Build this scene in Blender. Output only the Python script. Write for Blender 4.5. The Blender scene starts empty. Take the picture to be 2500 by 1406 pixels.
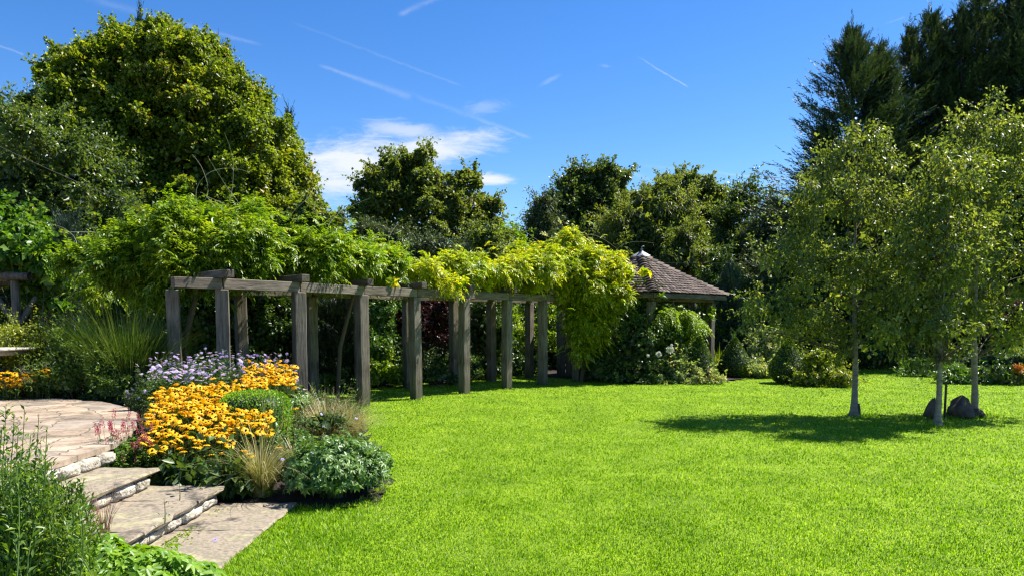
import bpy, bmesh, math, random
import numpy as np
from mathutils import Vector, Matrix, noise as mnoise

scene = bpy.context.scene
COL = scene.collection
random.seed(7)
PI = math.pi

# ------------------------------------------------------------------ camera geometry
F = 1805.0                       # focal length in photograph pixels (2500 wide)
PITCH = math.radians(4.94)
CH = 1.67                        # eye height above the lawn
AX = 937.0                       # row of the optical axis
cp, sp = math.cos(PITCH), math.sin(PITCH)
def ray(x, y):
    cx = (x-1250)/F; cz = -(y-AX)/F
    return (cx, cp+cz*sp, -sp+cz*cp)
def P(x, y, D):
    """world point seen at photo pixel x,y at depth D (metres along +Y)"""
    d = ray(x, y); t = D/d[1]
    return np.array([d[0]*t, D, CH+d[2]*t])

cam_d = bpy.data.cameras.new('camera'); cam = bpy.data.objects.new('camera', cam_d); COL.objects.link(cam)
cam.location = (0, 0, CH); cam.rotation_euler = (PI/2-PITCH, 0, 0)
cam_d.sensor_width = 36; cam_d.lens = F/2500*36
cam_d.shift_y = (AX-703)/2500
cam_d.clip_start = .05; cam_d.clip_end = 3000
scene.camera = cam

# ------------------------------------------------------------------ sun + sky
SUN = Vector((.905, .42, 0)).normalized()*math.cos(math.radians(55)); SUN.z = math.sin(math.radians(55))
sd = bpy.data.lights.new('sun', 'SUN'); sd.energy = 5.0; sd.angle = math.radians(.5); sd.color = (1, .95, .86)
so = bpy.data.objects.new('sun', sd); COL.objects.link(so)
so.rotation_euler = SUN.to_track_quat('Z', 'Y').to_euler(); so.location = (20, 0, 30)

W = bpy.data.worlds.new('World'); scene.world = W; W.use_nodes = True
nt = W.node_tree; nt.nodes.clear()
def N(t, **k):
    n = nt.nodes.new(t)
    for a, v in k.items(): setattr(n, a, v)
    return n
def M(op, a, b=None, c=None, clamp=False):
    n = N('ShaderNodeMath', operation=op, use_clamp=clamp)
    for i, v in enumerate((a, b, c)):
        if v is None: continue
        if isinstance(v, (int, float)): n.inputs[i].default_value = v
        else: nt.links.new(v, n.inputs[i])
    return n.outputs[0]
sky = N('ShaderNodeTexSky', sky_type='NISHITA'); sky.sun_disc = False
sky.sun_elevation = math.radians(55); sky.sun_rotation = math.atan2(SUN.x, SUN.y)
sky.altitude = 900; sky.air_density = 1.0; sky.dust_density = .25; sky.ozone_density = 3.2
hs = N('ShaderNodeHueSaturation'); hs.inputs['Saturation'].default_value = 1.31; hs.inputs['Value'].default_value = 1.0; hs.inputs['Hue'].default_value = .508
nt.links.new(sky.outputs[0], hs.inputs['Color'])
tc = N('ShaderNodeTexCoord'); sx = N('ShaderNodeSeparateXYZ'); nt.links.new(tc.outputs['Generated'], sx.inputs[0])
Yc = M('MAXIMUM', sx.outputs[1], .02)
U = M('DIVIDE', sx.outputs[0], Yc); V = M('DIVIDE', sx.outputs[2], Yc)
front = M('GREATER_THAN', sx.outputs[1], .05)
def uv(x, y):
    d = ray(x, y); return d[0]/d[1], d[2]/d[1]
comb = N('ShaderNodeCombineXYZ'); nt.links.new(U, comb.inputs[0]); nt.links.new(V, comb.inputs[1])
def skynoise(scale, sxy, det=6, rough=.6, rot=0., off=0., dist=0.):
    mp = N('ShaderNodeMapping'); mp.inputs['Scale'].default_value = (sxy[0], sxy[1], 1); mp.inputs['Rotation'].default_value = (0, 0, rot)
    mp.inputs['Location'].default_value = (off, off*.7, 0)
    nt.links.new(comb.outputs[0], mp.inputs[0])
    t = N('ShaderNodeTexNoise'); t.inputs['Scale'].default_value = scale; t.inputs['Detail'].default_value = det; t.inputs['Roughness'].default_value = rough
    t.inputs['Distortion'].default_value = dist
    nt.links.new(mp.outputs[0], t.inputs['Vector']); return t.outputs['Fac']
def smooth(v, a, b):
    n = N('ShaderNodeMapRange', interpolation_type='SMOOTHSTEP'); nt.links.new(v, n.inputs[0])
    n.inputs[1].default_value = a; n.inputs[2].default_value = b; return n.outputs[0]
acc = None
def add(m):
    global acc
    acc = m if acc is None else M('MAXIMUM', acc, m)
fine = skynoise(60, (1, 1), 5, .6)
def contrail(x1, y1, x2, y2, w1, w2, s1, s2):
    (a, b), (c, d) = uv(x1, y1), uv(x2, y2)
    L = math.hypot(c-a, d-b); ux, uy = (c-a)/L, (d-b)/L
    du = M('SUBTRACT', U, a); dv = M('SUBTRACT', V, b)
    t = M('DIVIDE', M('ADD', M('MULTIPLY', du, ux), M('MULTIPLY', dv, uy)), L)
    off = M('SUBTRACT', M('MULTIPLY', dv, ux), M('MULTIPLY', du, uy))
    off = M('ADD', off, M('MULTIPLY', M('SUBTRACT', fine, .5), .006))
    w = M('ADD', .6*w1/F, M('MULTIPLY', t, .6*(w2-w1)/F))
    g = M('POWER', 2.718, M('MULTIPLY', -1.0, M('POWER', M('ABSOLUTE', M('DIVIDE', off, w)), 2.0)))
    ends = M('MULTIPLY', smooth(t, -.02, .12), smooth(t, 1.02, .93))
    s = M('ADD', .52*s1, M('MULTIPLY', t, .52*(s2-s1)))
    brk = smooth(fine, .25, .6)
    add(M('MULTIPLY', M('MULTIPLY', M('MULTIPLY', g, ends), s), M('ADD', .45, M('MULTIPLY', brk, .55))))
contrail(200, -8, 640, 112, 14, 5, .12, .28)
contrail(-40, 98, 60, 134, 4, 4, .3, .32)
contrail(700, 50, 1130, 212, 5, 4, .06, .2)
contrail(775, 158, 1010, 240, 5, 12, .35, .24)
contrail(960, 215, 1300, 340, 10, 6, .05, .38)
contrail(1555, 138, 1680, 214, 3, 2.2, .18, .85)
contrail(1540, 402, 1930, 440, 5, 3, .06, .5)
contrail(1505, 410, 1600, 444, 6, 8, .3, .2)
contrail(970, 38, 1100, -18, 9, 9, .32, .18)
contrail(2160, 60, 2210, 42, 3, 4, .1, .25)
def cloud(x, y, rx, ry, tilt, thr, amt, nz):
    a, b = uv(x, y); ct, st = math.cos(tilt), math.sin(tilt)
    du = M('SUBTRACT', U, a); dv = M('SUBTRACT', V, b)
    p = M('DIVIDE', M('ADD', M('MULTIPLY', du, ct), M('MULTIPLY', dv, st)), rx/F)
    q = M('DIVIDE', M('SUBTRACT', M('MULTIPLY', dv, ct), M('MULTIPLY', du, st)), ry/F)
    r = M('SQRT', M('ADD', M('MULTIPLY', p, p), M('MULTIPLY', q, q)))
    m = M('SUBTRACT', nz, M('MULTIPLY', r, thr))
    add(M('MULTIPLY', smooth(m, .05, .46), amt*.92))
n1 = skynoise(18, (.7, 3.6), 9, .66, .12, 3.1, .8)
n2 = skynoise(34, (.8, 1.8), 6, .7, .2, 1.3, .5)
mix = M('ADD', M('MULTIPLY', n1, .62), M('MULTIPLY', n2, .38))
cloud(860, 405, 215, 74, .12, .36, 1.0, mix)
cloud(1050, 366, 175, 46, .12, .38, .95, mix)
cloud(985, 318, 120, 26, -.1, .40, .6, mix)
cloud(820, 446, 170, 30, .02, .36, .95, mix)
cloud(1185, 438, 75, 15, -.06, .36, 1.0, mix)
cloud(1180, 262, 80, 22, .1, .46, .22, n2)
cloud(1340, 198, 36, 8, .5, .46, .16, n2)
cloud(1478, 162, 22, 6, .0, .45, .14, n2)
cloud(820, 520, 60, 7, .0, .42, .2, n2)
mx = N('ShaderNodeMix', data_type='RGBA'); nt.links.new(M('MULTIPLY', acc, front, clamp=True), mx.inputs[0])
nt.links.new(hs.outputs[0], mx.inputs[6]); mx.inputs[7].default_value = (4.9, 5.1, 5.3, 1)
bg = N('ShaderNodeBackground'); bg.inputs['Strength'].default_value = .085
SKYMIX = mx
nt.links.new(mx.outputs[2], bg.inputs[0]); ow = N('ShaderNodeOutputWorld'); nt.links.new(bg.outputs[0], ow.inputs[0])

scene.view_settings.view_transform = 'Standard'; scene.view_settings.look = 'None'; scene.view_settings.exposure = 1.2
scene.view_settings.gamma = 1
scene.render.engine = 'CYCLES'
c = scene.cycles
c.max_bounces = 7; c.diffuse_bounces = 3; c.glossy_bounces = 2; c.transmission_bounces = 5; c.transparent_max_bounces = 4
c.sample_clamp_indirect = 6; c.use_denoising = True; c.denoiser = 'OPENIMAGEDENOISE'; c.denoising_input_passes = 'RGB_ALBEDO_NORMAL'; c.caustics_reflective = False; c.caustics_refractive = False
c.pixel_filter_type = 'BLACKMAN_HARRIS'; c.filter_width = 1.3

# ------------------------------------------------------------------ materials
MATS = {}
def newmat(name):
    m = bpy.data.materials.new(name); m.use_nodes = True; t = m.node_tree; t.nodes.clear(); MATS[name] = m
    return m, t
def ramp(t, stops, fac, interp='LINEAR'):
    r = t.nodes.new('ShaderNodeValToRGB'); e = r.color_ramp; e.interpolation = interp
    while len(e.elements) < len(stops): e.elements.new(.5)
    for i, (p, c_) in enumerate(stops):
        e.elements[i].position = p; e.elements[i].color = (*c_, 1)
    t.links.new(fac, r.inputs[0]); return r.outputs[0]
def leafmat(name, stops, trans=.4, tcol=(1.25, 1.25, .35), rough=.42, spec=.5, vscale=1.1, vary=.5):
    """leaf: per-leaf colour, hue drifting over the plant, light passing through"""
    m, t = newmat(name); L = t.links.new
    g = t.nodes.new('ShaderNodeNewGeometry')
    tcn = t.nodes.new('ShaderNodeTexCoord')
    nz = t.nodes.new('ShaderNodeTexNoise'); nz.inputs['Scale'].default_value = vscale; nz.inputs['Detail'].default_value = 2
    L(tcn.outputs['Object'], nz.inputs['Vector'])
    a = t.nodes.new('ShaderNodeMath'); a.operation = 'MULTIPLY_ADD'; L(nz.outputs['Fac'], a.inputs[0]); a.inputs[1].default_value = vary*2; a.inputs[2].default_value = -vary
    b = t.nodes.new('ShaderNodeMath'); b.operation = 'ADD'; b.use_clamp = True; L(g.outputs['Random Per Island'], b.inputs[0]); L(a.outputs[0], b.inputs[1])
    col = ramp(t, stops, b.outputs[0])
    pb = t.nodes.new('ShaderNodeBsdfPrincipled'); L(col, pb.inputs['Base Color']); pb.inputs['Roughness'].default_value = rough
    pb.inputs['Specular IOR Level'].default_value = spec
    mu = t.nodes.new('ShaderNodeMix'); mu.data_type = 'RGBA'; mu.blend_type = 'MULTIPLY'; mu.inputs[0].default_value = 1; L(col, mu.inputs[6]); mu.inputs[7].default_value = (*tcol, 1)
    tr = t.nodes.new('ShaderNodeBsdfTranslucent'); L(mu.outputs[2], tr.inputs[0])
    ms = t.nodes.new('ShaderNodeMixShader'); ms.inputs[0].default_value = trans; L(pb.outputs[0], ms.inputs[1]); L(tr.outputs[0], ms.inputs[2])
    o = t.nodes.new('ShaderNodeOutputMaterial'); L(ms.outputs[0], o.inputs[0]); return m
def noisemat(name, stops, scale=6, det=6, rough=.85, bump=.3, stretch=(1, 1, 1), bscale=None, spec=.3, rnd=0.0, coord='Object', nrough=.6, dist=0.0, bdist=.02):
    m, t = newmat(name); L = t.links.new
    tcn = t.nodes.new('ShaderNodeTexCoord'); mp = t.nodes.new('ShaderNodeMapping'); mp.inputs['Scale'].default_value = stretch
    L(tcn.outputs[coord], mp.inputs[0])
    nz = t.nodes.new('ShaderNodeTexNoise'); nz.inputs['Scale'].default_value = scale; nz.inputs['Detail'].default_value = det; nz.inputs['Roughness'].default_value = nrough
    nz.inputs['Distortion'].default_value = dist
    L(mp.outputs[0], nz.inputs['Vector']); fac = nz.outputs['Fac']
    if rnd:
        g = t.nodes.new('ShaderNodeNewGeometry'); a = t.nodes.new('ShaderNodeMath'); a.operation = 'MULTIPLY_ADD'
        L(g.outputs['Random Per Island'], a.inputs[0]); a.inputs[1].default_value = rnd; L(fac, a.inputs[2])
        s = t.nodes.new('ShaderNodeMath'); s.operation = 'SUBTRACT'; L(a.outputs[0], s.inputs[0]); s.inputs[1].default_value = rnd/2; fac = s.outputs[0]
    col = ramp(t, stops, fac)
    pb = t.nodes.new('ShaderNodeBsdfPrincipled'); L(col, pb.inputs['Base Color']); pb.inputs['Roughness'].default_value = rough; pb.inputs['Specular IOR Level'].default_value = spec
    if bump:
        n2_ = t.nodes.new('ShaderNodeTexNoise'); n2_.inputs['Scale'].default_value = bscale or scale*3; n2_.inputs['Detail'].default_value = 8
        L(mp.outputs[0], n2_.inputs['Vector'])
        bp = t.nodes.new('ShaderNodeBump'); bp.inputs['Strength'].default_value = bump; bp.inputs['Distance'].default_value = bdist; L(n2_.outputs['Fac'], bp.inputs['Height']); L(bp.outputs[0], pb.inputs['Normal'])
    o = t.nodes.new('ShaderNodeOutputMaterial'); L(pb.outputs[0], o.inputs[0]); return m

GR = [(0, (.030, .085, .006)), (.45, (.060, .15, .008)), (.8, (.11, .22, .012)), (1, (.19, .27, .03))]
leafmat('maple_leaf', [(0, (.068, .110, .012)), (.4, (.140, .200, .018)), (.8, (.24, .30, .028)), (.97, (.37, .36, .03)), (1, (.32, .22, .03))], .54, rough=.4, vscale=.35, vary=.45)
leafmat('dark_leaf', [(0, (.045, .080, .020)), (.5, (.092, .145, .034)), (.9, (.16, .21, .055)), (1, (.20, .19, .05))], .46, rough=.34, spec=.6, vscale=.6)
leafmat('oak_leaf', [(0, (.072, .108, .026)), (.5, (.135, .185, .040)), (.9, (.22, .265, .060)), (1, (.27, .24, .05))], .52, rough=.45, vscale=.3)
leafmat('willow_leaf', [(0, (.050, .080, .030)), (.6, (.085, .120, .045)), (1, (.14, .17, .07))], .3, rough=.45, vscale=.3)
leafmat('birch_leaf', [(0, (.072, .105, .028)), (.5, (.135, .18, .045)), (.9, (.23, .27, .075)), (1, (.36, .37, .08))], .52, rough=.4, spec=.5, vscale=.9)
leafmat('conifer_needle', [(0, (.018, .042, .027)), (.6, (.036, .072, .042)), (1, (.09, .10, .04))], .18, rough=.55, spec=.3, vscale=.5)
leafmat('conifer_blue_needle', [(0, (.022, .050, .036)), (.6, (.035, .070, .048)), (1, (.055, .09, .05))], .15, rough=.5, vscale=.5)
leafmat('wisteria_leaf', [(0, (.065, .14, .008)), (.5, (.155, .265, .014)), (.85, (.28, .38, .02)), (1, (.44, .44, .035))], .5, rough=.36, spec=.55, vscale=.7, vary=.4)
leafmat('wisteria_mid_leaf', [(0, (.09, .18, .008)), (.5, (.20, .33, .012)), (.85, (.36, .44, .018)), (1, (.52, .50, .03))], .5, rough=.38, vscale=.8, vary=.45)
leafmat('wisteria_gold_leaf', [(0, (.12, .22, .008)), (.4, (.27, .37, .012)), (.75, (.46, .50, .02)), (1, (.66, .56, .03))], .5, rough=.38, vscale=.8, vary=.45)
leafmat('vine_leaf', [(0, (.045, .13, .010)), (.5, (.09, .20, .015)), (1, (.20, .30, .03))], .45, rough=.4, vscale=1.2)
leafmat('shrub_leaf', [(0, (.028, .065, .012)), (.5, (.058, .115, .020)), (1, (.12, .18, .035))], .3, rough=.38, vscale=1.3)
leafmat('lime_leaf', [(0, (.09, .18, .012)), (.5, (.19, .31, .018)), (1, (.36, .43, .04))], .45, rough=.42, vscale=1.3)
leafmat('gold_shrub_leaf', [(0, (.09, .15, .015)), (.5, (.20, .26, .025)), (1, (.45, .42, .05))], .4, rough=.42, vscale=1.5)
leafmat('purple_leaf', [(0, (.028, .012, .014)), (.6, (.055, .022, .022)), (1, (.10, .045, .035))], .25, (1.3, .6, .5), rough=.35, vscale=1.5)
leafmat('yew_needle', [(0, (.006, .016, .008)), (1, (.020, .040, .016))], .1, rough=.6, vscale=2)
leafmat('topiary_leaf', [(0, (.035, .080, .010)), (.6, (.085, .155, .016)), (1, (.19, .27, .025))], .3, rough=.45, vscale=2.5)
leafmat('box_leaf', [(0, (.11, .24, .010)), (.6, (.24, .42, .015)), (1, (.36, .52, .03))], .35, rough=.4, vscale=3)
leafmat('geranium_leaf', [(0, (.050, .125, .018)), (.6, (.105, .210, .032)), (1, (.20, .30, .06))], .32, rough=.4, vscale=3)
leafmat('bright_geranium_leaf', [(0, (.10, .22, .015)), (.6, (.19, .35, .02)), (1, (.30, .44, .05))], .42, rough=.42, vscale=3)
leafmat('near_leaf', [(0, (.055, .12, .02)), (.6, (.13, .22, .035)), (1, (.24, .32, .06))], .42, rough=.4, vscale=3)
leafmat('aster_leaf', [(0, (.035, .085, .022)), (.6, (.075, .145, .040)), (1, (.15, .21, .07))], .35, rough=.45, vscale=3)
leafmat('pale_shrub_leaf', [(0, (.14, .21, .07)), (.6, (.30, .38, .16)), (.9, (.50, .54, .30)), (1, (.48, .32, .20))], .5, rough=.45, vscale=2)
leafmat('grass_blade', [(0, (.065, .165, .004)), (.35, (.155, .315, .006)), (.72, (.27, .45, .010)), (1, (.50, .60, .18))], .5, (1.2, 1.2, .25), rough=.6, spec=.2, vscale=1.3, vary=.48)
leafmat('miscanthus_blade', [(0, (.028, .070, .012)), (.6, (.065, .130, .022)), (1, (.22, .27, .09))], .35, rough=.35, vscale=2)
leafmat('straw_blade', [(0, (.25, .25, .08)), (.5, (.48, .43, .19)), (1, (.68, .60, .34))], .35, (1.1, 1, .6), rough=.5, vscale=3)
leafmat('straw_green_blade', [(0, (.10, .15, .03)), (.5, (.20, .23, .06)), (1, (.42, .38, .16))], .35, (1.1, 1, .6), rough=.5, vscale=3)
leafmat('plume', [(0, (.16, .08, .05)), (1, (.36, .20, .13))], .3, (1, .9, .7), rough=.7, vscale=3)
leafmat('yellow_petal', [(0, (.72, .30, .002)), (.4, (.86, .46, .003)), (1, (.90, .57, .008))], .35, (1.05, .95, .5), rough=.5, spec=.25, vscale=5, vary=.3)
leafmat('lilac_petal', [(0, (.34, .25, .60)), (.6, (.48, .38, .72)), (1, (.64, .56, .82))], .35, (1, .95, 1.1), rough=.6, spec=.2, vscale=4)
leafmat('pink_floret', [(0, (.33, .03, .06)), (.5, (.50, .08, .12)), (1, (.72, .40, .42))], .3, (1, .7, .7), rough=.6, vscale=6)
leafmat('white_petal', [(0, (.55, .57, .50)), (1, (.78, .78, .70))], .3, (1, 1, .9), rough=.6, vscale=6)
leafmat('orange_leaf', [(0, (.25, .08, .01)), (1, (.60, .25, .02))], .4, (1.1, .8, .4), rough=.5)
noisemat('flower_eye', [(0, (.012, .006, .004)), (1, (.05, .022, .012))], 200, 2, .9, 0)
noisemat('stem', [(0, (.05, .10, .02)), (1, (.12, .19, .05))], 8, 3, .6, 0)
noisemat('woody_stem', [(0, (.06, .045, .03)), (1, (.17, .13, .09))], 12, 4, .9, .3)
noisemat('tendril', [(0, (.16, .17, .09)), (1, (.36, .35, .22))], 6, 3, .7, 0)
noisemat('bark', [(.2, (.035, .028, .020)), (.8, (.11, .09, .065))], 10, 8, .95, .8, (1, 1, .25))
noisemat('birch_bark', [(.28, (.07, .055, .042)), (.42, (.20, .165, .13)), (.75, (.33, .29, .245))], 7, 8, .8, .4, (1, 1, 2.6))
noisemat('soil', [(.2, (.012, .009, .006)), (.8, (.05, .038, .025))], 14, 8, 1.0, .9)
noisemat('rock', [(.25, (.045, .034, .027)), (.55, (.11, .08, .062)), (.8, (.22, .175, .135))], 6, 9, .9, .9)
noisemat('lead', [(.2, (.16, .165, .17)), (.8, (.30, .305, .31))], 9, 5, .5, .2, spec=.5)
noisemat('roof_tile', [(.2, (.042, .030, .026)), (.5, (.092, .066, .055)), (.85, (.17, .13, .11))], 5, 6, .85, .5, rnd=.55, bscale=40)
noisemat('soffit', [(.2, (.03, .022, .016)), (.8, (.08, .06, .045))], 8, 4, .9, .2, (1, 1, .3))
noisemat('limestone', [(.25, (.20, .17, .12)), (.45, (.40, .36, .29)), (.8, (.58, .55, .48))], 7, 8, .9, 1.0, rnd=.25, bdist=.05)
noisemat('table_wood', [(.2, (.28, .25, .20)), (.8, (.48, .44, .37))], 9, 6, .8, .3, (1, 6, 1))
noisemat('cable_rubber', [(0, (.02, .02, .02)), (1, (.04, .04, .04))], 9, 2, .6, 0)
noisemat('moss', [(0, (.10, .11, .02)), (1, (.26, .26, .06))], 30, 4, 1, .5)

def timber(name, along, dark=.68):
    """weathered sleeper oak: long grain, cracks, grey bleaching"""
    m, t = newmat(name); L = t.links.new
    tcn = t.nodes.new('ShaderNodeTexCoord')
    s1 = (2, 2, 2); k = 14
    sc = tuple(1.2 if i == along else k for i in range(3))
    mp = t.nodes.new('ShaderNodeMapping'); mp.inputs['Scale'].default_value = sc; L(tcn.outputs['Object'], mp.inputs[0])
    oi = t.nodes.new('ShaderNodeObjectInfo'); va = t.nodes.new('ShaderNodeVectorMath'); va.operation = 'SCALE'
    L(oi.outputs['Location'], va.inputs[0]); va.inputs['Scale'].default_value = 3.7
    ad = t.nodes.new('ShaderNodeVectorMath'); L(mp.outputs[0], ad.inputs[0]); L(va.outputs[0], ad.inputs[1])
    g1 = t.nodes.new('ShaderNodeTexNoise'); g1.inputs['Scale'].default_value = 2.6; g1.inputs['Detail'].default_value = 8; g1.inputs['Roughness'].default_value = .65; L(ad.outputs[0], g1.inputs['Vector'])
    g2 = t.nodes.new('ShaderNodeTexNoise'); g2.inputs['Scale'].default_value = 2.0; g2.inputs['Detail'].default_value = 4; L(tcn.outputs['Object'], g2.inputs['Vector'])
    mxx = t.nodes.new('ShaderNodeMix'); mxx.inputs[0].default_value = .35; L(g1.outputs['Fac'], mxx.inputs[2]); L(g2.outputs['Fac'], mxx.inputs[3])
    d = dark
    col = ramp(t, [(.33, (.035*d, .028*d, .022*d)), (.42, (.13*d, .105*d, .082*d)), (.53, (.24*d, .20*d, .16*d)), (.68, (.36*d, .315*d, .26*d))], mxx.outputs[0])
    if along == 2:
        sz = t.nodes.new('ShaderNodeSeparateXYZ'); L(tcn.outputs['Object'], sz.inputs[0])
        ma = t.nodes.new('ShaderNodeMath'); ma.operation = 'MULTIPLY_ADD'; L(g2.outputs['Fac'], ma.inputs[0]); ma.inputs[1].default_value = -.7; L(sz.outputs[2], ma.inputs[2])
        mr = t.nodes.new('ShaderNodeMapRange'); L(ma.outputs[0], mr.inputs[0]); mr.inputs[1].default_value = .10; mr.inputs[2].default_value = -.28; mr.inputs[3].default_value = 0; mr.inputs[4].default_value = .7
        mc = t.nodes.new('ShaderNodeMix'); mc.data_type = 'RGBA'; L(mr.outputs[0], mc.inputs[0]); L(col, mc.inputs[6]); mc.inputs[7].default_value = (.075, .082, .035, 1); col = mc.outputs[2]
    pb = t.nodes.new('ShaderNodeBsdfPrincipled'); L(col, pb.inputs['Base Color']); pb.inputs['Roughness'].default_value = .8; pb.inputs['Specular IOR Level'].default_value = .25
    bp = t.nodes.new('ShaderNodeBump'); bp.inputs['Strength'].default_value = .7; bp.inputs['Distance'].default_value = .012; L(g1.outputs['Fac'], bp.inputs['Height']); L(bp.outputs[0], pb.inputs['Normal'])
    o = t.nodes.new('ShaderNodeOutputMaterial'); L(pb.outputs[0], o.inputs[0]); return m
timber('timber_post', 2); timber('timber_beam', 0)
timber('dark_timber_beam', 0, .48)

def flagstone(name, mode):
    """riven sandstone; mode 'ring' lays joints in rings and spokes about the object's origin, 'slab' has none"""
    m, t = newmat(name); L = t.links.new
    tcn = t.nodes.new('ShaderNodeTexCoord')
    n1_ = t.nodes.new('ShaderNodeTexNoise'); n1_.inputs['Scale'].default_value = 1.6; n1_.inputs['Detail'].default_value = 9; n1_.inputs['Distortion'].default_value = 1.4; L(tcn.outputs['Object'], n1_.inputs['Vector'])
    n2_ = t.nodes.new('ShaderNodeTexNoise'); n2_.inputs['Scale'].default_value = 22; n2_.inputs['Detail'].default_value = 8; L(tcn.outputs['Object'], n2_.inputs['Vector'])
    mxx = t.nodes.new('ShaderNodeMix'); mxx.inputs[0].default_value = .3; L(n1_.outputs['Fac'], mxx.inputs[2]); L(n2_.outputs['Fac'], mxx.inputs[3])
    if mode == 'ring':
        stops = [(.36, (.13, .11, .085)), (.45, (.25, .205, .155)), (.53, (.34, .275, .21)), (.62, (.42, .36, .28))]
    else:
        stops = [(.34, (.07, .062, .048)), (.42, (.18, .148, .11)), (.47, (.30, .245, .175)), (.52, (.19, .162, .122)), (.57, (.29, .26, .15)), (.66, (.40, .34, .255))]
    col = ramp(t, stops, mxx.outputs[0])
    pb = t.nodes.new('ShaderNodeBsdfPrincipled'); pb.inputs['Roughness'].default_value = .75; pb.inputs['Specular IOR Level'].default_value = .3
    hgt = mxx.outputs[0]
    def mm(op, a, b=None):
        n = t.nodes.new('ShaderNodeMath'); n.operation = op
        for i, v in enumerate((a, b)):
            if v is None: continue
            if isinstance(v, (int, float)): n.inputs[i].default_value = v
            else: L(v, n.inputs[i])
        return n.outputs[0]
    if mode == 'ring':
        s = t.nodes.new('ShaderNodeSeparateXYZ'); L(tcn.outputs['Object'], s.inputs[0])
        r = mm('SQRT', mm('ADD', mm('MULTIPLY', s.outputs[0], s.outputs[0]), mm('MULTIPLY', s.outputs[1], s.outputs[1])))
        r = mm('ADD', r, mm('MULTIPLY', mm('SUBTRACT', n1_.outputs['Fac'], .5), .34))
        th = mm('ARCTAN2', s.outputs[1], s.outputs[0])
        ring = mm('DIVIDE', r, .42); fl = mm('FLOOR', ring)
        cells = mm('ROUND', mm('MULTIPLY', mm('ADD', fl, .5), 4.6))
        ta = mm('ADD', mm('MULTIPLY', mm('DIVIDE', th, 2*PI), cells), mm('MULTIPLY', fl, .37))
        fr = mm('ABSOLUTE', mm('SUBTRACT', mm('FRACT', ring), .5))
        ft = mm('ABSOLUTE', mm('SUBTRACT', mm('FRACT', ta), .5))
        jr = mm('MULTIPLY', mm('SUBTRACT', .5, fr), .55)
        jt = mm('DIVIDE', mm('MULTIPLY', mm('MULTIPLY', mm('SUBTRACT', .5, ft), 2*PI), r), cells)
        j = mm('MINIMUM', jr, jt)
        mr = t.nodes.new('ShaderNodeMapRange'); L(j, mr.inputs[0]); mr.inputs[1].default_value = .006; mr.inputs[2].default_value = .018
        cid = t.nodes.new('ShaderNodeTexWhiteNoise'); cc = t.nodes.new('ShaderNodeCombineXYZ'); L(fl, cc.inputs[0]); L(mm('FLOOR', ta), cc.inputs[1]); L(cc.outputs[0], cid.inputs['Vector'])
        cr = ramp(t, [(0, (.70, .70, .72)), (.5, (1, .94, .88)), (1, (1.15, 1.06, .96))], cid.outputs['Value'])
        mu = t.nodes.new('ShaderNodeMix'); mu.data_type = 'RGBA'; mu.blend_type = 'MULTIPLY'; mu.inputs[0].default_value = 1; L(col, mu.inputs[6]); L(cr, mu.inputs[7])
        jm = t.nodes.new('ShaderNodeMix'); jm.data_type = 'RGBA'; L(mr.outputs[0], jm.inputs[0]); jm.inputs[6].default_value = (.17, .135, .10, 1); L(mu.outputs[2], jm.inputs[7]); col = jm.outputs[2]
        hgt = mm('ADD', mm('MULTIPLY', mr.outputs[0], .5), mm('MULTIPLY', mxx.outputs[0], .8))
    L(col, pb.inputs['Base Color'])
    bp = t.nodes.new('ShaderNodeBump'); bp.inputs['Strength'].default_value = .8; bp.inputs['Distance'].default_value = .02; L(hgt, bp.inputs['Height']); L(bp.outputs[0], pb.inputs['Normal'])
    o = t.nodes.new('ShaderNodeOutputMaterial'); L(pb.outputs[0], o.inputs[0]); return m
flagstone('terrace_stone', 'ring'); flagstone('step_stone', 'slab')

# lawn sheet: turf colour under the blades
m, t = newmat('turf'); L = t.links.new
tcn = t.nodes.new('ShaderNodeTexCoord')
na = t.nodes.new('ShaderNodeTexNoise'); na.inputs['Scale'].default_value = 1.1; na.inputs['Detail'].default_value = 6; L(tcn.outputs['Object'], na.inputs[0])
nb = t.nodes.new('ShaderNodeTexNoise'); nb.inputs['Scale'].default_value = 60; nb.inputs['Detail'].default_value = 5; L(tcn.outputs['Object'], nb.inputs[0])
mxx = t.nodes.new('ShaderNodeMix'); mxx.inputs[0].default_value = .55; L(na.outputs['Fac'], mxx.inputs[2]); L(nb.outputs['Fac'], mxx.inputs[3])
col = ramp(t, [(.35, (.08, .15, .003)), (.5, (.16, .26, .004)), (.64, (.25, .36, .008))], mxx.outputs[0])
pb = t.nodes.new('ShaderNodeBsdfPrincipled'); L(col, pb.inputs[0]); pb.inputs['Roughness'].default_value = .8; pb.inputs['Specular IOR Level'].default_value = .2
bp = t.nodes.new('ShaderNodeBump'); bp.inputs['Strength'].default_value = .8; bp.inputs['Distance'].default_value = .03; L(nb.outputs['Fac'], bp.inputs['Height']); L(bp.outputs[0], pb.inputs['Normal'])
o = t.nodes.new('ShaderNodeOutputMaterial'); L(pb.outputs[0], o.inputs[0])

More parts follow.
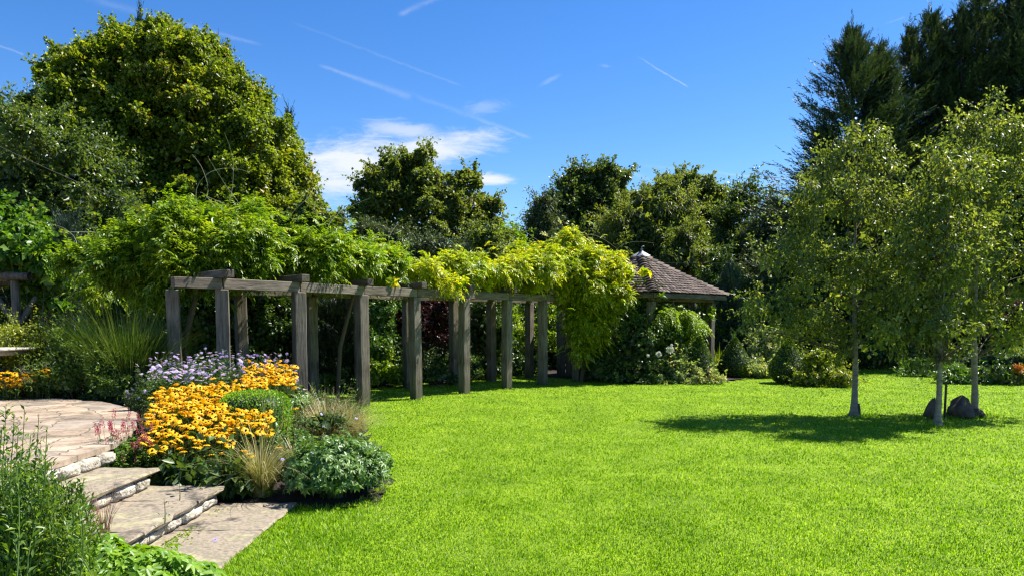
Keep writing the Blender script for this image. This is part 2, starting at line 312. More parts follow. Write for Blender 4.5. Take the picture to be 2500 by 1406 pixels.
# ------------------------------------------------------------------ object helpers
def tagp(o, label=None, cat=None, group=None, kind=None):
    if label: o['label'] = label
    if cat: o['category'] = cat
    if group: o['group'] = group
    if kind: o['kind'] = kind
    return o
def thing(name, label, cat, loc, group=None):
    o = bpy.data.objects.new(name, None); COL.objects.link(o); o.location = [float(v) for v in loc]; o.empty_display_size = .2
    return tagp(o, label, cat, group)
def obj(name, V_, T_, mat, parent=None, midx=None, smooth_=False):
    """V_ (n,3) WORLD coordinates, T_ (m,k) faces; parent's location is taken off"""
    V_ = np.asarray(V_, dtype=np.float64); T_ = np.asarray(T_, dtype=np.int32)
    me = bpy.data.meshes.new(name)
    if parent is not None:
        p = parent; off = np.zeros(3)
        while p is not None: off = off+np.array(p.location); p = p.parent
        V_ = V_-off
    me.vertices.add(len(V_)); me.vertices.foreach_set('co', V_.astype(np.float32).ravel())
    k = T_.shape[1]; me.loops.add(T_.size); me.loops.foreach_set('vertex_index', T_.ravel())
    me.polygons.add(len(T_)); me.polygons.foreach_set('loop_start', np.arange(len(T_), dtype=np.int32)*k)
    try: me.polygons.foreach_set('loop_total', np.full(len(T_), k, dtype=np.int32))
    except Exception: pass
    for mm_ in (mat if isinstance(mat, (list, tuple)) else [mat]): me.materials.append(MATS[mm_])
    if midx is not None: me.polygons.foreach_set('material_index', np.asarray(midx, dtype=np.int32))
    if smooth_: me.polygons.foreach_set('use_smooth', np.ones(len(T_), dtype=bool))
    me.update(calc_edges=True); me.validate()
    o = bpy.data.objects.new(name, me); COL.objects.link(o); o.parent = parent
    return o
def join(parts):
    Vs, Ts, n = [], [], 0
    for v, f in parts:
        v = np.asarray(v, float); f = np.asarray(f, int)
        Vs.append(v); Ts.append(f+n); n += len(v)
    return np.concatenate(Vs), np.concatenate(Ts)
def nrm(a): return a/np.maximum(np.linalg.norm(a, axis=-1, keepdims=True), 1e-9)
def rsph(rg, n): return nrm(rg.normal(size=(n, 3)))

def boxq(x0, x1, y0, y1, z0, z1):
    v = [(x0, y0, z0), (x1, y0, z0), (x1, y1, z0), (x0, y1, z0), (x0, y0, z1), (x1, y0, z1), (x1, y1, z1), (x0, y1, z1)]
    f = [(0, 3, 2, 1), (4, 5, 6, 7), (0, 1, 5, 4), (1, 2, 6, 5), (2, 3, 7, 6), (3, 0, 4, 7)]
    return np.array(v, float), np.array(f)
def tube(pts, rad, n=8, cap=True):
    pts = np.asarray(pts, float); rad = np.asarray(rad, float)
    d = np.gradient(pts, axis=0); d = nrm(d)
    ref = np.array([0, 0, 1.]) if abs(d[0][2]) < .9 else np.array([1., 0, 0])
    Vs = []
    for i in range(len(pts)):
        s = np.cross(d[i], ref); s = s/max(np.linalg.norm(s), 1e-6); u = np.cross(s, d[i])
        a = np.arange(n)*2*PI/n
        Vs.append(pts[i]+rad[i]*(np.cos(a)[:, None]*s+np.sin(a)[:, None]*u))
    V_ = np.concatenate(Vs); Fq = []
    for i in range(len(pts)-1):
        for j in range(n):
            k = (j+1) % n; Fq.append((i*n+j, i*n+k, (i+1)*n+k, (i+1)*n+j))
    return V_, np.array(Fq)
def bm_obj(name, build, mat, parent=None, loc=(0, 0, 0), rot=(0, 0, 0), smooth_=False):
    """local-space object with its own placement"""
    bm = bmesh.new(); build(bm); me = bpy.data.meshes.new(name); bm.to_mesh(me); bm.free()
    for mm_ in (mat if isinstance(mat, (list, tuple)) else [mat]): me.materials.append(MATS[mm_])
    if smooth_:
        for p in me.polygons: p.use_smooth = True
    o = bpy.data.objects.new(name, me); COL.objects.link(o); o.parent = parent
    o.location = loc; o.rotation_euler = rot
    return o
def beam_bm(bm, L_, w, h, seg=8, rough=.006, bevel=.008, seed=0, bow=0.0):
    """a rough sawn timber along local X, centred, base at z=0"""
    bmesh.ops.create_cube(bm, size=1)
    bmesh.ops.scale(bm, vec=(L_, w, h), verts=bm.verts)
    bmesh.ops.bevel(bm, geom=list(bm.edges), offset=bevel, segments=1, affect='EDGES')
    es = [e for e in bm.edges if abs(e.verts[0].co.x-e.verts[1].co.x) > L_*.5]
    bmesh.ops.subdivide_edges(bm, edges=es, cuts=seg)
    for v in bm.verts:
        q = Vector((v.co.x*3+seed*7.3, v.co.y*9, v.co.z*9))
        n_ = mnoise.noise_vector(q)
        v.co.y += n_.y*rough*2; v.co.z += n_.z*rough*2+bow*(1-(2*v.co.x/L_)**2)
        v.co.x += n_.x*rough
    bmesh.ops.translate(bm, vec=(0, 0, h/2), verts=bm.verts)

# ------------------------------------------------------------------ leaf builders
def kites(p, a, n, L_, W_, fold=.25, droop=.12):
    """p base, a axis, n normal (N,3); L_,W_ arrays. one folded kite each"""
    a = nrm(a); s = nrm(np.cross(a, n)); n2 = np.cross(s, a)
    L_ = np.broadcast_to(np.asarray(L_, float), (len(p),))[:, None]; W_ = np.broadcast_to(np.asarray(W_, float), (len(p),))[:, None]
    mid = p+a*L_*.42
    V_ = np.stack([p, mid+s*W_/2+n2*fold*W_, p+a*L_-np.array([0, 0, 1])*droop*L_, mid-s*W_/2+n2*fold*W_], 1).reshape(-1, 3)
    b = np.arange(len(p))[:, None]*4
    T_ = np.concatenate([b+np.array([0, 1, 2]), b+np.array([0, 2, 3])], 0)
    return V_, T_
def kmix(kw, p, a, n, L_):
    return kites(p, a, n, L_, L_*kw.get('asp', .6), kw.get('fold', .22), kw.get('droop', .12))
def crown(lobes, n, leaf, seed=0, clump=.22, dens=1.0, up=.35, hang=.3, asp=.62, inner=.16, sprig=.10, sprig_len=.5, lump=.12, squash=.75, cut=.72, fold=.22, axis_out=.55, minz=None):
    """foliage filling a union of ellipsoids: leaves gather in clumps on each lobe's skin, sprigs poke out"""
    rg = np.random.default_rng(seed)
    C_ = np.array([l[0] for l in lobes], float); R_ = np.array([l[1] for l in lobes], float); R_ = np.maximum(R_-.40*clump, R_*.5)
    area = (R_[:, 0]*R_[:, 2]+R_[:, 0]*R_[:, 1]+R_[:, 1]*R_[:, 2]); pr = area/area.sum()
    rc = clump
    nc = int(.62*dens*area.sum()*4/(rc*rc*2.2))+8
    li = rg.choice(len(lobes), nc, p=pr); u = rsph(rg, nc); u[:, 2] = np.where(u[:, 2] < -.5, -u[:, 2], u[:, 2]); u = nrm(u)
    ph = rg.uniform(0, 6, (len(lobes), 3))
    f = 1+lump*(np.sin(u[:, 0]*4.1+ph[li, 0])+np.sin(u[:, 1]*4.7+ph[li, 1])+np.sin(u[:, 2]*5.3+ph[li, 2]))*.6+rg.normal(size=nc)*.05
    cc = C_[li]+u*R_[li]*(f*rg.uniform(.78, 1.04, nc))[:, None]
    keep = np.ones(nc, bool)
    for k in range(len(lobes)):
        d = np.linalg.norm((cc-C_[k])/R_[k], axis=1); keep &= ~((d < cut) & (li != k))
    cc, u = cc[keep], u[keep]; nc = len(cc)
    csz = rc*rg.uniform(.55, 1.3, nc)
    ni = int(n*inner); ns = int(n*sprig); nl = n-ni-ns
    ci = rg.integers(0, nc, nl)
    v = nrm(rg.normal(size=(nl, 3))+.7*u[ci]+np.array([0, 0, up]))
    rad = csz[ci]*rg.uniform(.35, 1.05, nl)
    pos = cc[ci]+v*rad[:, None]*np.array([1, 1, squash])
    ax = nrm(v*axis_out+rg.normal(size=(nl, 3))*.5+np.array([0, 0, -hang])); nn = nrm(v*.5+np.array([0, 0, .6])+rg.normal(size=(nl, 3))*.55)
    sz = leaf*rg.uniform(.65, 1.25, nl)
    out = [kites(pos, ax, nn, sz, sz*asp, fold)]
    if ns:
        m_ = max(1, ns//9); si = rg.integers(0, nc, m_); sd_ = nrm(u[si]+rg.normal(size=(m_, 3))*.35+np.array([0, 0, up*1.4]))
        b0 = cc[si]+u[si]*csz[si][:, None]*.6; Ls = sprig_len*rg.uniform(.5, 1.2, m_)
        tt = rg.uniform(.2, 1, (m_, 9)); idx = np.repeat(np.arange(m_), 9); tt = tt.ravel()
        pos = b0[idx]+sd_[idx]*(Ls[idx]*tt)[:, None]-np.array([0, 0, 1])*(.25*Ls[idx]*tt**2)[:, None]+rg.normal(size=(len(idx), 3))*leaf*.25
        ax = nrm(sd_[idx]*.6+rg.normal(size=(len(idx), 3))*.6); nn = nrm(np.array([0, 0, .7])+rg.normal(size=(len(idx), 3))*.5)
        sz = leaf*rg.uniform(.6, 1.1, len(idx))
        out.append(kites(pos, ax, nn, sz, sz*asp, fold))
    if ni:
        k = rg.choice(len(lobes), ni, p=pr); uu = rsph(rg, ni)*rg.uniform(.2, .86, ni)[:, None]
        pos = C_[k]+uu*R_[k]; sz = leaf*rg.uniform(1.3, 2.2, ni)
        out.append(kites(pos, rsph(rg, ni), nrm(uu+rg.normal(size=(ni, 3))*.4), sz, sz*.8, fold))
    V_, T_ = join(out)
    if minz is not None:
        q = V_.reshape(-1, 4, 3); k = q[:, :, 2].min(1) > minz
        q = q[k]; V_ = q.reshape(-1, 3); b = np.arange(len(q))[:, None]*4
        T_ = np.concatenate([b+np.array([0, 1, 2]), b+np.array([0, 2, 3])], 0)
    return V_, T_
def trunk_mesh(base, targets, r0, forkz, seed=0, n=8):
    """tapered trunk with limbs running to each target"""
    rg = np.random.default_rng(seed); base = np.array(base, float); parts = []
    tm = np.mean(np.array(targets), 0); top = np.array([base[0]*.3+tm[0]*.7, base[1]*.3+tm[1]*.7, max(np.array(targets)[:, 2])*.95])
    k = 9; tt = np.linspace(0, 1, k)[:, None]; H = top[2]-base[2]
    path = base+(top-base)*tt; path[:, :2] = base[:2]+(top[:2]-base[:2])*tt**1.5+rg.normal(size=(k, 2))*.012*H*np.sin(tt*PI)
    rr = r0*(1-.9*tt[:, 0])**.9+.01; rr[0] *= 1.35
    parts.append(tube(path, rr, n))
    for T in targets:
        T = np.array(T, float); z = min(base[2]+forkz+rg.uniform(0, .35)*(T[2]-base[2]), T[2]*.85)
        f = np.clip((z-base[2])/H, .05, .9); i = f*(k-1); a = int(i); s = path[a]+(path[min(a+1, k-1)]-path[a])*(i-a); r1 = r0*(1-.9*f)*.6
        mid = s*.45+T*.55+np.array([0, 0, -.06*H])+rg.normal(size=3)*.02*H
        q = np.linspace(0, 1, 6)[:, None]; c3 = (1-q)**2*s+2*q*(1-q)*mid+q*q*T
        parts.append(tube(c3, np.linspace(r1, r1*.2+.004, 6), 6))
        for _ in range(2):
            j = rg.integers(2, 5); e = c3[j]+nrm(rg.normal(size=3)+np.array([0, 0, .6]))*np.linalg.norm(T-s)*.4
            parts.append(tube([c3[j], (c3[j]+e)/2+rg.normal(size=3)*.05, e], [r1*.4, r1*.25, r1*.08+.003], 5))
    return join(parts)
def lob(x, y, D, rx, ry, rd=None, k=1.0):
    """lobe from photo pixels at depth D: real centre and real radii"""
    c_ = P(x, y, D); s = D/F
    return (c_, (rx*s*k, (rd if rd is not None else rx*s*.8)*k, ry*s*k))
def tree(name, label, cat, base, lobes, n, leaf, mat, r0=.2, fork=1.5, barkm='bark', seed=0, group=None, trunk=True, **kw):
    t_ = thing(name, label, cat, base, group)
    if trunk:
        v, f = trunk_mesh(base, [l[0]+np.array([0, 0, l[1][2]*.35]) for l in lobes][:9], r0, fork, seed)
        obj('trunk', v, f, barkm, t_, smooth_=True)
    v, f = crown(lobes, n, leaf, seed, **kw)
    obj('crown' if trunk else 'foliage', v, f, mat, t_)
    return t_
def shrub(name, label, base, lobes, n, leaf, mat, seed=0, group=None, cat='shrub', stems=True, **kw):
    t_ = thing(name, label, cat, base, group)
    if stems:
        rg = np.random.default_rng(seed+5); parts = []
        for l in lobes[:5]:
            for _ in range(3):
                T = l[0]+rsph(rg, 1)[0]*np.array(l[1])*.7; b = np.array(base, float)+np.array([rg.normal()*.06, rg.normal()*.06, -.03])
                mid = (b+T)/2+np.array([0, 0, .1])+rg.normal(size=3)*.05
                parts.append(tube([b, mid, T], [.018, .012, .004], 5))
        v, f = join(parts); obj('stem', v, f, 'woody_stem', t_)
    v, f = crown(lobes, n, leaf, seed, **kw); obj('foliage', v, f, mat, t_)
    return t_
def sub(base, D=None): return base

# ------------------------------------------------------------------ the ground
def poly_sheet(name, pts, z, mat, label=None, kind='structure', thick=None, cat=None, origin=(0, 0, 0)):
    bm = bmesh.new(); vs = [bm.verts.new((p[0]-origin[0], p[1]-origin[1], z-origin[2])) for p in pts]; f = bm.faces.new(vs)
    if f.normal.z < 0: f.normal_flip()
    if thick:
        r = bmesh.ops.extrude_face_region(bm, geom=[f]); vv = [g for g in r['geom'] if isinstance(g, bmesh.types.BMVert)]
        bmesh.ops.translate(bm, vec=(0, 0, -thick), verts=vv); bmesh.ops.recalc_face_normals(bm, faces=bm.faces)
    me = bpy.data.meshes.new(name); bm.to_mesh(me); bm.free(); me.materials.append(MATS[mat])
    o_ = bpy.data.objects.new(name, me); COL.objects.link(o_); o_.location = origin
    return tagp(o_, label, cat, None, kind)
def inpoly(x, y, poly):
    x = np.asarray(x); y = np.asarray(y); ins = np.zeros(x.shape, bool); n_ = len(poly)
    for i in range(n_):
        x1, y1 = poly[i]; x2, y2 = poly[(i+1) % n_]
        c_ = ((y1 > y) != (y2 > y)) & (x < (x2-x1)*(y-y1)/((y2-y1) if y2 != y1 else 1e-9)+x1); ins ^= c_
    return ins
noisemat('meadow', [(.3, (.03, .06, .01)), (.7, (.08, .12, .02))], .4, 6, 1, .3)
poly_sheet('ground', [(-700, -150), (700, -150), (700, 1200), (-700, 1200)], -.012, 'meadow')
lawn = poly_sheet('lawn', [(-9, -4), (30, -4), (30, 27), (8, 36), (-4, 30), (-9, 22)], 0, 'turf')

TER = [(-3.76, 3.0), (-3.77, 5.3), (-3.77, 6.3), (-3.80, 7.0), (-4.0, 7.7), (-4.35, 8.5), (-4.75, 9.3), (-5.15, 9.9), (-5.9, 10.6), (-6.8, 11.05), (-8, 11.35), (-9.5, 11.3), (-14, 10), (-16, 3)]
def soil_h(x, y):
    # bed surface: rises from the lawn edge up to the terrace edge
    e = -1.35-.28*(y-7.2)
    t_ = np.clip((e-x)/2.3, 0, 1); q_ = np.clip((y-6.75)/1.3, 0, 1); return .012+.40*t_*t_*(3-2*t_)*q_*q_*(3-2*q_)
def height_sheet(name, poly, fn, mat, step=.16):
    P_ = np.array(poly); x0, y0 = P_.min(0); x1, y1 = P_.max(0)
    nx, ny = int((x1-x0)/step)+2, int((y1-y0)/step)+2
    X, Y = np.meshgrid(np.linspace(x0, x1, nx), np.linspace(y0, y1, ny), indexing='ij')
    rg = np.random.default_rng(3); Z = fn(X, Y)+rg.normal(size=X.shape)*.012
    idx = np.arange(nx*ny).reshape(nx, ny); q = np.stack([idx[:-1, :-1], idx[1:, :-1], idx[1:, 1:], idx[:-1, 1:]], -1).reshape(-1, 4)
    cx = X.ravel()[q].mean(1); cy = Y.ravel()[q].mean(1); q = q[inpoly(cx, cy, poly)]
    o_ = obj(name, np.stack([X, Y, Z], -1).reshape(-1, 3), q, mat, smooth_=True); return tagp(o_, kind='structure')
BED1 = [(-3.7, 6.52), (-1.97, 6.52), (-1.7, 6.44), (-1.36, 6.44), (-1.22, 6.8), (-1.25, 7.4), (-1.45, 8.3), (-1.85, 9.8), (-2.4, 11.6), (-2.95, 13.4), (-3.3, 14.2), (-4.6, 14.6), (-6.6, 12.6), (-6.9, 11.0), (-5.9, 10.55), (-5.1, 9.85), (-4.7, 9.2), (-4.3, 8.4), (-3.9, 7.7), (-3.6, 7.0)]
height_sheet('planting_bed', BED1, soil_h, 'soil')
BED2 = [(-16, 11.0), (-9.5, 11.25), (-8, 11.3), (-6.8, 11.0), (-6.2, 12.0), (-6.0, 15), (-16, 22)]
height_sheet('planting_bed', BED2, lambda x, y: .42+0*x, 'soil')
BED3 = [(-6.0, 14.6), (-5.0, 15.8), (-3.7, 17.6), (-2.8, 19.2), (-1.6, 20.6), (-.5, 21.8), (.6, 23.2), (1.0, 21.6), (2.2, 20.9), (3.4, 20.3), (5.0, 19.7), (6.0, 20.0), (6.5, 20.8), (6.6, 22.4), (7.4, 24), (9.5, 25), (11.5, 28.2), (15.5, 28.2), (13.4, 21.5), (12.8, 19.6), (16, 19.2), (22, 22), (20, 40), (-14, 40), (-10, 22)]
height_sheet('planting_bed', BED3, lambda x, y: .03+0*x, 'soil', .3)

# terrace slab
rq = random.Random(4); TERJ = []
for i_ in range(len(TER)):
    a_, b_ = TER[i_], TER[(i_+1) % len(TER)]; n_ = max(1, int(math.hypot(b_[0]-a_[0], b_[1]-a_[1])/.13))
    TERJ += [(a_[0]+(b_[0]-a_[0])*j_/n_+rq.uniform(-.012, .012), a_[1]+(b_[1]-a_[1])*j_/n_+rq.uniform(-.012, .012)) for j_ in range(n_)]
poly_sheet('terrace', TERJ, .5, 'terrace_stone', thick=.05, origin=(-9.0, 6.6, .5))
# ------------------------------------------------------------------ steps
def slab_bm(bm, x0, x1, y0, y1, z1, th, seed):
    k = 7
    rg = random.Random(seed); top = []
    def edge(a, b, n_):
        return [(a[0]+(b[0]-a[0])*i/n_, a[1]+(b[1]-a[1])*i/n_) for i in range(n_)]
    c4 = [(x0, y0), (x1, y0), (x1, y1), (x0, y1)]; out = []
    for i in range(4): out += edge(c4[i], c4[(i+1) % 4], k)
    out = [(x+rg.uniform(-.012, .012), y+rg.uniform(-.012, .012)) for x, y in out]
    vt = [bm.verts.new((x+rg.uniform(-.004, .004), y, z1+rg.uniform(-.004, .004))) for x, y in out]
    ve = [bm.verts.new((x+(x-(x0+x1)/2)*.02+rg.uniform(-.01, .01), y+(y-(y0+y1)/2)*.01+rg.uniform(-.01, .01), z1-th*.45+rg.uniform(-.006, .006))) for x, y in out]
    vb = [bm.verts.new((x-(x-(x0+x1)/2)*.03, y, z1-th+rg.uniform(-.005, .005))) for x, y in out]
    n_ = len(out); cv = bm.verts.new(((x0+x1)/2, (y0+y1)/2, z1+.003))
    for i in range(n_):
        j = (i+1) % n_
        bm.faces.new((vt[i], vt[j], cv)); bm.faces.new((vt[j], vt[i], ve[i], ve[j])); bm.faces.new((ve[j], ve[i], vb[i], vb[j]))
    bm.faces.new(vb[::-1]); bmesh.ops.recalc_face_normals(bm, faces=bm.faces)
def stone_bm(bm, x0, x1, y0, y1, z0, z1, seed):
    r = bmesh.ops.create_cube(bm, size=1); vs = r['verts']
    for v in vs: v.co = Vector(((x0+x1)/2+v.co.x*(x1-x0), (y0+y1)/2+v.co.y*(y1-y0), (z0+z1)/2+v.co.z*(z1-z0)))
    es = list({e for v in vs for e in v.link_edges})
    r = bmesh.ops.bevel(bm, geom=es, offset=min(.02, (z1-z0)*.25), segments=2, affect='EDGES')
def riser(parent, name, x, y0, y1, z0, z1, seed):
    bm = bmesh.new(); rg = random.Random(seed); y = y0
    rows = 1 if z1-z0 < .14 else 2
    for r_ in range(rows):
        za = z0+(z1-z0)*r_/rows; zb = z0+(z1-z0)*(r_+1)/rows; y = y0-(.1*r_)
        while y < y1:
            w = rg.uniform(.16, .42); dx = rg.uniform(-.02, .015)
            stone_bm(bm, x-.14, x+dx, max(y, y0), min(y+w-.008, y1), za+.003, zb-.003, seed); y += w
            if y1-y < .06: break
    bmesh.ops.subdivide_edges(bm, edges=[e for e in bm.edges if e.calc_length() > .06], cuts=2, use_grid_fill=True)
    for v in bm.verts:
        n_ = mnoise.noise_vector(v.co*13); v.co += n_*.014
    me = bpy.data.meshes.new(name); bm.to_mesh(me); bm.free(); me.materials.append(MATS['limestone'])
    for p_ in me.polygons: p_.use_smooth = True
    o_ = bpy.data.objects.new(name, me); COL.objects.link(o_); o_.parent = parent; return o_
YS0, YS1 = 3.6, 6.52
def step(label, x0, x1, z, cuts, seed, zr):
    t_ = thing('stone_step', label, 'step', (0, 0, 0), 'stone steps up to the terrace')
    ys = [YS0]+cuts+[YS1+.02*seed]
    for i in range(len(ys)-1):
        bm_obj('slab', lambda bm, i=i: slab_bm(bm, x0, x1, ys[i]+.006, ys[i+1]-.006, z, .045, seed*10+i), 'step_stone', t_)
    if zr is not None: riser(t_, 'riser', x1-.022, YS0, YS1-.04, zr, z-.046, seed)
    return t_
step('lowest wide sandstone step, almost flush with the lawn', -2.78, -1.95, .035, [4.55, 5.66], 1, None)
step('middle sandstone step on a low white stone riser', -3.36, -2.60, .185, [5.1, 6.0], 2, .03)
step('uppermost pale sandstone step below the terrace edge', -3.86, -3.20, .345, [5.0], 3, .18)
wl = thing('retaining_wall', 'low wall of rough white stones holding up the terrace edge', 'wall', (0, 0, 0))
riser(wl, 'stonework', -3.725, YS0, 6.9, .33, .449, 9)
# mossy crumbs against a riser
rg = np.random.default_rng(11)

FRONT = [((x-1250)/F*D, D) for x, D in [(885, 14.4), (1015, 15.6), (1133, 16.8), (1237, 18.0), (1325, 19.1), (1408, 20.2)]]
# ------------------------------------------------------------------ lawn blades
rg = np.random.default_rng(1)
NB = 680000
r = np.exp(rg.uniform(math.log(4.2), math.log(32), NB)); th = rg.uniform(-.80, .80, NB)
bx, by = r*np.sin(th), r*np.cos(th)
# gather into tufts
g = .035*r**.4; bx += rg.normal(size=NB)*.01; by += rg.normal(size=NB)*.01
keep = ~(inpoly(bx, by, [(-20, 0), (-1.96, 0), (-1.96, 6.52), (-1.72, 6.54), (-1.5, 6.58), (-1.38, 6.85), (-1.36, 7.4), (-1.52, 8.3), (-1.83, 9.8), (-2.4, 11.6), (-2.95, 13.4), (-3.3, 14.3), (-4.9, 15.2), (-20, 15)]) | inpoly(bx, by, BED3))
bx, by, r = bx[keep], by[keep], r[keep]; n_ = len(bx)
tuft = np.sin(bx*9.1+1.3*np.sin(by*5.3))*np.sin(by*7.7+1.7*np.sin(bx*6.1))
tuft2 = np.sin(bx*31+2*np.sin(by*23))*np.sin(by*27+2*np.sin(bx*19))
H = .0175*(1+.2*tuft+.25*tuft2+rg.normal(size=n_)*.28).clip(.35, 2.2)
for tx_, ty_ in ((6.0, 12.83), (6.6, 11.63), (8.15, 12.94), (7.7, 12.7), (7.1, 12.4)):
    H = H*(1+1.9*np.exp(-((bx-tx_)**2+(by-ty_)**2)/.09))
for fx, fy in FRONT: H = H*(1+1.6*np.exp(-((bx-fx)**2+(by-fy)**2)/.035))
bc_ = np.random.default_rng(8); thin = np.zeros(n_, bool)
for _ in range(240):
    rr_ = math.exp(bc_.uniform(math.log(4.8), math.log(18))); tt_ = bc_.uniform(-.6, .7); q_ = bc_.uniform(.02, .07)*(rr_/6)**.5
    d2 = ((bx-rr_*math.sin(tt_))/1.6)**2+(by-rr_*math.cos(tt_))**2; H = H*(1-.75*np.exp(-d2/q_**2))
edge = (bx < -1.2-.0*by) & (by < 7.2) & (bx > -2.05)
H = np.where(edge, H*1.6, H)
a = rg.uniform(0, 2*PI, n_)+.8*tuft; lean = rg.uniform(.15, 1.0, n_)
tip = np.stack([bx+np.cos(a)*lean*H, by+np.sin(a)*lean*H, H], 1)
w = (.0013+.00036*r)*rg.uniform(.7, 1.3, n_); b2 = a+PI/2+rg.normal(size=n_)*.5
s = np.stack([np.cos(b2)*w, np.sin(b2)*w, 0*w], 1); b0 = np.stack([bx, by, 0*bx-.002], 1)
mid = b0*.5+tip*.5+np.stack([0*bx, 0*bx, H*.12], 1)
Vb = np.stack([b0-s, b0+s, mid+s*.8, tip, mid-s*.8], 1).reshape(-1, 3)
k = np.arange(n_)[:, None]*5
Tb = np.concatenate([k+np.array([0, 1, 2]), k+np.array([0, 2, 4]), k+np.array([4, 2, 3])], 0)
o_ = obj('grass_blades', Vb, Tb, 'grass_blade'); tagp(o_, 'short mown bright green grass of the lawn', 'grass', None, 'stuff')

# ------------------------------------------------------------------ pergola
HP = 2.15
FX = [(427, 11.25), (545, 11.75), (730, 12.95), (885, 14.4), (1015, 15.6), (1133, 16.8), (1237, 18.0), (1325, 19.1), (1408, 20.2), (1492, 21.2)]
FP = [np.array([(x-1250)/F*D, D]) for x, D in FX]
BK = [None, (428, 12.9), (592, 14.6), (762, 15.6), (878, 16.9), (995, 18.2), (1108, 19.2), (1200, 20.2), (1292, 21.5), (1370, 22.8)]
BP_ = [None if q is None else np.array([(q[0]-1250)/F*q[1], q[1]]) for q in BK]
perg = thing('pergola', 'long curving pergola of weathered grey timber posts carrying wisteria', 'pergola', (FP[5][0], FP[5][1], 0))
pl = np.array([FP[5][0], FP[5][1]])
def post(xy, ang, seed, h=HP, z0=0, w=.2, parent=perg, pl=pl, mat='timber_post'):
    def b(bm):
        beam_bm(bm, h+.15, w, w, 9, .004, .012, seed); bmesh.ops.rotate(bm, cent=(0, 0, 0), matrix=Matrix.Rotation(-PI/2, 3, 'Y'), verts=bm.verts)
        mnz = min(v.co.z for v in bm.verts); mx_ = (min(v.co.x for v in bm.verts)+max(v.co.x for v in bm.verts))/2
        bmesh.ops.translate(bm, vec=(-mx_, 0, -mnz-.15), verts=bm.verts)
    rr = random.Random(seed)
    return bm_obj('post', b, mat, parent, (xy[0]-pl[0], xy[1]-pl[1], z0), (rr.uniform(-.008, .008), rr.uniform(-.008, .008), ang))
def tang(L_, i):
    a = L_[max(i-1, 0)]; b = L_[min(i+1, len(L_)-1)]; d = b-a; return math.atan2(d[1], d[0])
for i in range(1, len(FP)):
    ang = [0, .34, .62, .80, .86, .84, .80, 1.05, 1.1, 1.1][i]
    post(FP[i], ang, i)
for i in range(1, len(BP_)):
    if i == 1: continue
    post(BP_[i], [0, .45, .6, .7, .75, .7, .75, .8, .9, .9][i], 30+i)
post(np.array([(428-1250)/F*11.9, 11.9]), .36, 77)
def beam_between(a, b, z, w, h, seed, name='beam', ext=(0, 0), mat='timber_beam', parent=perg, pl=pl):
    d = b-a; L_ = np.linalg.norm(d); u_ = d/L_; a = a-u_*ext[0]; b = b+u_*ext[1]; c_ = (a+b)/2
    return bm_obj(name, lambda bm: beam_bm(bm, np.linalg.norm(b-a)-.006, w, h, 7, .003, .009, seed), mat, parent, (c_[0]-pl[0], c_[1]-pl[1], z), (0, 0, math.atan2(d[1], d[0])))
BH = .17
# front beam runs jointed over the posts
jn = [(0, 2), (2, 3), (3, 4), (4, 5), (5, 6), (6, 7), (7, 9)]
pts = FP
for k_, (i, j) in enumerate([(0, 1), (1, 2), (2, 3), (3, 4), (4, 5), (5, 6), (6, 7), (7, 8), (8, 9)]):
    beam_between(pts[i], pts[j], HP, .15, BH, 60+k_)
for k_ in range(1, 9):
    beam_between(BP_[k_], BP_[k_+1], HP, .15, BH, 80+k_)
for i in range(1, len(FP)):
    d = FP[i]-BP_[i]; d = d/np.linalg.norm(d)
    beam_between(BP_[i], FP[i], HP+BH+.001, .15, .125, 100+i, 'cross_beam', (.35, .30), 'dark_timber_beam')

